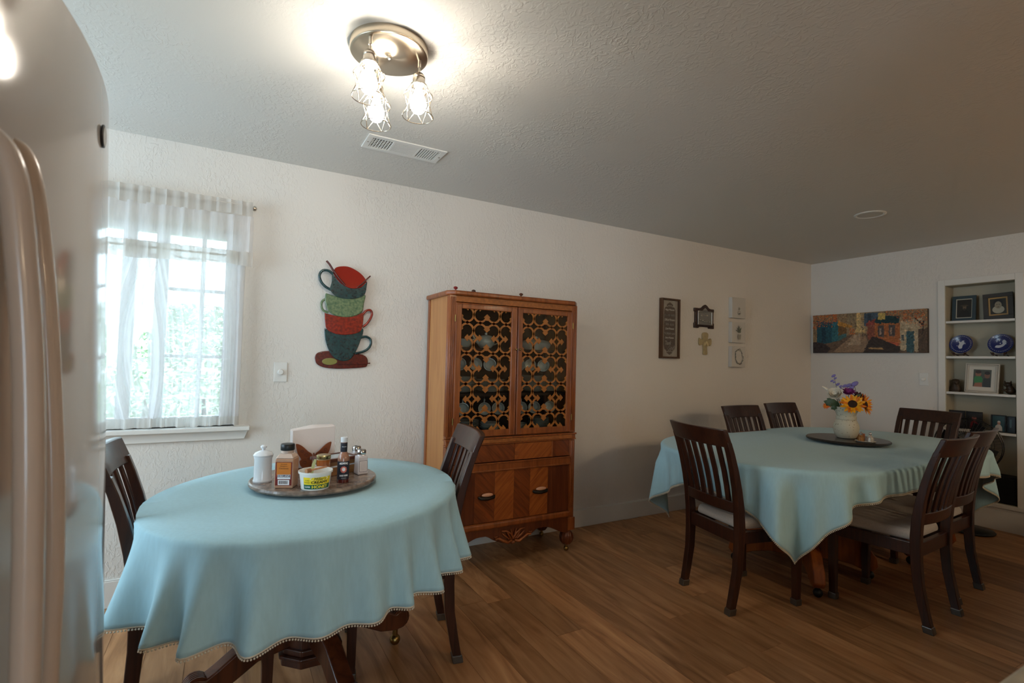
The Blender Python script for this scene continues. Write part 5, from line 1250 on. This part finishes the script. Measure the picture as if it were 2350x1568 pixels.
obj('bowl', MB().lathe([(0, 0), (.025, 0), (.042, .03), (.040, .055), (.036, .06), (.03, .068), (0, .075)], 28), m_china, gr, smooth=40); obj('lid_knob', MB().ball((0, 0, .081), .008, 10, 8), m_china, gr, smooth=50)
# odds and ends on top of the cabinet
for x, h, c, lab in ((-.36, .052, S(132, 30, 26), 'small dark red ornament on top of the china cabinet at left'), (-.23, .040, S(70, 42, 30), 'tiny brown ornament on top of the china cabinet near the middle'), (.135, .050, S(92, 54, 32), 'small brown wooden ornament on top of the china cabinet at right')):
    t = thing('ornament', lab, 'ornament', (CX+x, CY+.20, 1.7205)); mt = M('ornament_%d' % int(x*100), c, .5)
    obj('stand', MB().lathe([(.014, 0), (.012, .006), (.005, .010), (.005, h*.7)], 14), mt, t, smooth=40); obj('figure', MB().ball((0, 0, h*.85), .011, 12, 8, (1.4, .8, .9)), mt, t, smooth=60)

# ------------------------------------------------------------------ niche contents
def photo(name, lab, y0, y1, z0, z1, xo, lean, roll, frame_c, border, mat_c, art, th=.014, cat='photo frame', group=None, inner_c=None):
    cy_, h = (y0+y1)/2, (z1-z0); w = (y1-y0)
    t = thing(name, lab, cat, (XB+xo, cy_, z0), group=group); t.rotation_euler = (roll, lean, 0)
    f = lambda u, v, w_=0: (-w_, -u, v)
    m_f = M('frame_%d_%d_%d' % frame_c, S(*frame_c), .45)
    b = border; mb = MB()
    for (a0, a1, b0, b1) in ((-w/2, w/2, 0, b), (-w/2, w/2, h-b, h), (-w/2, -w/2+b, b, h-b), (w/2-b, w/2, b, h-b)): mb.prism(rect(a0, a1, b0, b1), f, 0, th)
    obj('frame', mb, m_f, t, bevel=.0015)
    iw, ih = w/2-b, h-2*b; ps = [(S(*mat_c), rect(-iw, iw, b, h-b))]
    for c, pts in art: ps.append((S(*c), [(u*iw, b+(v*.5+.5)*ih) for u, v in pts]))
    obj('backing', MB().prism(rect(-iw, iw, b, h-b), f, 0, th*.4), m_f, t)
    flat_art('photograph', ps, lambda u, v, w_: f(u, v, th*.4+.0004+w_), t, .35)
    return t
def bust_art(bg, head, body, hair, s=1.0, cx=0.0, cy=.05):
    return [(bg, rect(-.62*s+cx, .62*s+cx, -.74, .74)), (body, [(cx-.45*s, -.74), (cx-.36*s, -.30), (cx-.15*s, -.14), (cx+.15*s, -.14), (cx+.36*s, -.30), (cx+.45*s, -.74)]), (hair, ell(cx, cy+.22, .27*s, .30*s)), (head, ell(cx, cy+.14, .19*s, .25*s))]
NS = NZS
t = photo('picture_frame', 'teal blue matted frame with a dark portrait on the top niche shelf', 1.880, 2.046, NS[3]+.0006, NS[3]+.226, .085, math.radians(5), 0, (44, 62, 70), .026, (196, 190, 172), [((40, 36, 28), rect(-.9, .9, -.92, .92)), ((30, 26, 20), [(-.75, -.92), (-.55, -.35), (-.2, -.15), (.3, -.15), (.6, -.4), (.75, -.92)]), ((112, 92, 68), ell(.05, .12, .22, .30)), ((46, 38, 28), ell(.05, .36, .27, .16)), ((74, 62, 46), ell(.05, .30, .50, .07)), ((60, 48, 36), ell(.05, -.10, .16, .12))])
t = photo('picture_frame', 'grey tilted frame with a gold edged old child portrait on the top shelf', 1.628, 1.822, NS[3]+.002, NS[3]+.226, .075, math.radians(4), math.radians(-3), (58, 54, 50), .034, (176, 140, 84), [((44, 42, 32), rect(-.82, .82, -.84, .84)), ((176, 170, 150), ell(0, -.35, .62, .42)), ((26, 24, 20), ell(0, .42, .5, .42)), ((150, 140, 118), ell(0, .14, .36, .40)), ((40, 36, 30), ell(-.12, .2, .05, .04)), ((40, 36, 30), ell(.12, .2, .05, .04)), ((90, 70, 60), ell(0, -.08, .12, .04))])
t = photo('picture_frame', 'white beaded frame with a photo of two people in the niche', 1.728, 1.953, NS[2-1]+.0006, NS[1]+.252, .06, math.radians(6), math.radians(1.5), (196, 188, 172), .022, (206, 200, 186), [((74, 78, 66), rect(-.66, .66, -.72, .72)), ((140, 96, 72), ell(-.30, .34, .22, .24)), ((54, 40, 30), ell(-.30, .52, .22, .14)), ((52, 122, 66), [(-.62, -.05), (-.5, .16), (-.1, .16), (.06, -.05), (0, -.42), (-.55, -.42)]), ((120, 84, 64), ell(.36, .24, .20, .24)), ((40, 32, 28), ell(.36, .44, .2, .14)), ((44, 48, 44), [(.05, -.72), (.1, 0), (.6, .02), (.66, -.72)]), ((150, 96, 70), [(-.6, -.72), (-.5, -.4), (.0, -.35), (.05, -.72)])], th=.016)
bd_ = MB()
for k in range(28):
    u = -.104+.208*k/27
    for v in (.011, .241): bd_.ball((-.017, -u, v), .0028, 6, 4)
for k in range(30):
    v = .011+.23*k/29
    for u in (-.1015, .1015): bd_.ball((-.017, -u, v), .0028, 6, 4)
o = obj('beading', bd_, M('bead_grey', S(120, 112, 100), .5), t, smooth=60); o['kind'] = 'stuff'
t = photo('folding_photo_frame', 'left leaf of the black hinged double frame on the lowest niche shelf', 1.949, 2.062, NS[0]+.0006, NS[0]+.154, .05, math.radians(4), 0, (18, 16, 16), .010, (52, 44, 40), [((96, 84, 74), ell(.1, -.2, .5, .5)), ((40, 34, 32), ell(.2, .1, .3, .4)), ((150, 140, 132), [(-.1, -.5), (.1, -.1), (.6, .05), (.6, -.1)])], cat='photo frame', group='hinged frames')
t = photo('folding_photo_frame', 'right leaf of the hinged double frame, child in red', 1.832, 1.943, NS[0]+.0006, NS[0]+.154, .05, math.radians(4), 0, (18, 16, 16), .010, (22, 18, 18), [((96, 18, 22), [(-.7, -1), (-.55, -.3), (-.2, -.05), (.2, -.05), (.6, -.35), (.7, -1)]), ((150, 84, 74), ell(0, .28, .34, .32)), ((54, 40, 34), ell(0, .5, .33, .14))], group='hinged frames')
t = photo('folding_photo_frame', 'small frame with a baby in white before teal, lowest niche shelf', 1.680, 1.776, NS[0]+.0006, NS[0]+.142, .05, math.radians(4), 0, (20, 20, 22), .008, (38, 72, 74), [((190, 186, 178), [(-.6, -1), (-.5, -.35), (-.15, -.12), (.25, -.12), (.55, -.45), (.6, -1)]), ((176, 128, 108), ell(.05, .08, .26, .24)), ((196, 190, 180), ell(.05, .24, .24, .12))], group='hinged frames')
t = photo('folding_photo_frame', 'dark narrow frame leaf at the right end of the lowest niche shelf', 1.622, 1.676, NS[0]+.0006, NS[0]+.138, .05, math.radians(4), 0, (16, 16, 18), .007, (26, 34, 36), [((70, 96, 96), rect(-.5, .1, -.4, .7))], group='hinged frames')
# blue plates on stands
m_blue = M('cobalt_glaze', S(30, 44, 104), .25, coat=.4); m_bw2 = M('porcelain_white', S(196, 200, 206), .3)
for yc, lab, sd in ((1.977, 'blue and white decorative plate on a stand at left in niche', 1), (1.714, 'blue and white decorative plate on a stand at right in niche', 2)):
    t = thing('decorative_plate', lab, 'plate', (XB+.055, yc, NS[2]+.024), group='blue plates in the niche'); t.rotation_euler = (0, math.radians(12), 0)
    toF = lambda p: Vector((-p.z, -p.x, p.y+.083))
    obj('dish', MB().lathe([(0, .002), (.045, .002), (.052, .006), (.081, .014), (.083, .016), (.052, .010), (.044, .006), (0, .006)], 48).xf(toF), m_blue, t, smooth=40)
    dec = MB(); random.seed(sd)
    for k in range(30):
        a = 2*PI*k/30; c = Vector((.069*math.cos(a), .069*math.sin(a), .0145)); r_ = random.uniform(.0035, .0065)
        dec.tube([toF(c+Vector((r_*math.cos(b)*(1-b*.12), r_*math.sin(b)*(1-b*.12), .0012))) for b in (0, .9, 1.8, 2.7, 3.6)], .0012, 5)
    shp = [sm([(-.012, -.040), (.006, -.036), (.010, -.010), (.022, .010), (.012, .034), (-.004, .020), (-.020, .030), (-.014, .004), (-.022, -.02)], 3), sm([(-.036, -.03), (-.010, -.034), (.020, -.018), (.034, .012), (.022, .036), (.008, .022), (.012, 0), (-.006, -.012), (-.028, -.014)], 3)][sd-1]
    dec.prism(shp, lambda u, v, w: tuple(toF(Vector((u, v, w)))), .0062, .0072)
    for k in range(10): dec.ball(tuple(toF(Vector((random.uniform(-.038, .038), random.uniform(-.038, .038), .0064)))), random.uniform(.002, .005), 6, 4, (.2, 1, 1))
    obj('painted_pattern', dec, m_bw2, t, smooth=50)
    s_ = thing('plate_stand', 'small dark carved stand holding a blue plate, ' + ('left' if sd == 1 else 'right') + ' of the niche', 'plate stand', (XB+.055, yc, NS[2]+.0004), group='plate stands')
    for sg_ in (-1, 1):
        obj('foot', MB().tube([(-.038, sg_*.034, .006), (-.034, sg_*.036, .030), (-.018, sg_*.036, .020), (.05, sg_*.036, .006)], .0055, 8), m_chair, s_, smooth=50)
        obj('prong', MB().tube([(-.040, sg_*.052, .034), (-.036, sg_*.044, .024), (-.034, sg_*.036, .026)], [.003, .006, .006], 8), m_chair, s_, smooth=50)
    obj('crossbar', MB().box(-.030, -.020, -.05, .05, .010, .022), m_chair, s_, bevel=.002)
# two dark figurines
m_bronze = M('dark_bronze', S(58, 46, 34), .45, .3, bump=(60, .4, .004))
b1 = thing('bust_figurine', 'dark bust figurine at the left of the white frame', 'figurine', (XB+.06, 2.018, NS[1]+.0004))
obj('base', MB().lathe([(.036, 0), (.036, .008), (.030, .012)], 24), m_bronze, b1, smooth=40)
obj('bust', MB().lathe([(.033, .010), (.036, .03), (.034, .05), (.028, .066), (.030, .082), (.031, .095), (.022, .108), (0, .113)], 24).xf(lambda p: Vector((p.x*.85, p.y*(1+.1*math.sin(p.z*60)), p.z))), m_bronze, b1, smooth=50)
obj('face', MB().ball((-.022, -.012, .078), .014, 10, 8, (.8, 1, 1.4)), m_bronze, b1, smooth=50); obj('nose', MB().ball((-.033, -.016, .078), .005, 8, 6), m_bronze, b1, smooth=50)
b2 = thing('cat_figurine', 'dark animal figurine with pricked ears at the right end of its shelf', 'figurine', (XB+.06, 1.655, NS[1]+.0004))
obj('body', MB().ball((0, 0, .030), .032, 14, 10, (.9, 1.05, .95)), m_bronze, b2, smooth=50); obj('head', MB().ball((-.010, .012, .080), .024, 14, 10, (.9, 1.1, .9)), m_bronze, b2, smooth=50); obj('neck', MB().tube([(0, 0, .045), (-.006, .008, .072)], [.026, .020], 12), m_bronze, b2, smooth=50)
for s_ in (-1, 1): obj('ear', MB().tube([(-.010, .012+s_*.016, .094), (-.010, .012+s_*.020, .112)], [.009, .002], 8), m_bronze, b2, smooth=50)
obj('paw', MB().tube([(-.02, .02, .03), (-.03, .035, .035), (-.034, .046, .040)], [.010, .008, .006], 8), m_bronze, b2, smooth=50); obj('muzzle', MB().ball((-.026, .022, .074), .010, 8, 6), m_bronze, b2, smooth=50)
hb = thing('black_box', 'black box standing on the floor of the niche', 'box', (XB+.078, 1.690, NZ0+.0045))
obj('case', MB().box(-.066, .066, -.085, .085, 0, .225), M('matte_black', S(14, 14, 15), .6), hb, bevel=.004); obj('front_grille', MB().box(-.068, -.066, -.075, .075, .012, .205), m_black, hb)
# floor fan
fan = thing('floor_fan', 'black wire caged floor fan standing behind the far chairs', 'fan', (5.34, 1.825, 0), math.radians(100))
obj('foot', MB().lathe([(0, .004), (.16, .004), (.165, .012), (.155, .022), (.03, .034), (.018, .05)], 36), m_black, fan, smooth=40); obj('pole', MB().cyl((0, 0, .04), (0, 0, .62), .013, n=14), m_black, fan, smooth=40)
fz, fr0 = .70, .215
def ry(r, a, y): return (r*math.cos(a), y, fz+r*math.sin(a))
for y, rr in ((-.045, fr0*.98), (.0, fr0), (.045, fr0*.98)): obj('cage_ring', MB().tube([ry(rr, 2*PI*k/48, y) for k in range(48)], .0035, 6, closed=True), m_black, fan, smooth=50)
for y0_, sg_ in ((-.045, -1), (.045, 1)):
    for k in range(48): a = 2*PI*k/48; obj('cage_wire', MB().tube([ry(.035, a, y0_+sg_*.03), ry(.13, a, y0_+sg_*.022), ry(fr0*.98, a, y0_)], .0013, 5), m_black, fan)
    for rr in (.09, .15): obj('cage_ring', MB().tube([ry(rr, 2*PI*k/40, y0_+sg_*(.03-.03*(rr/.215)**2)) for k in range(40)], .0018, 6, closed=True), m_black, fan, smooth=50)
obj('hub', MB().cyl((0, -.08, fz), (0, .09, fz), .038, n=20), m_black, fan, smooth=40)
for k in range(4):
    a = k*PI/2+.4; vs = []
    for r_, w in ((.035, .05), (.10, .10), (.185, .12)):
        for q_ in (-1, 1): aa = a+q_*w/r_*.35; vs.append(ry(r_, aa, q_*.02))
    obj('blade', MB().add(vs, [(0, 1, 3, 2), (2, 3, 5, 4)]), m_black, fan, fix=False)
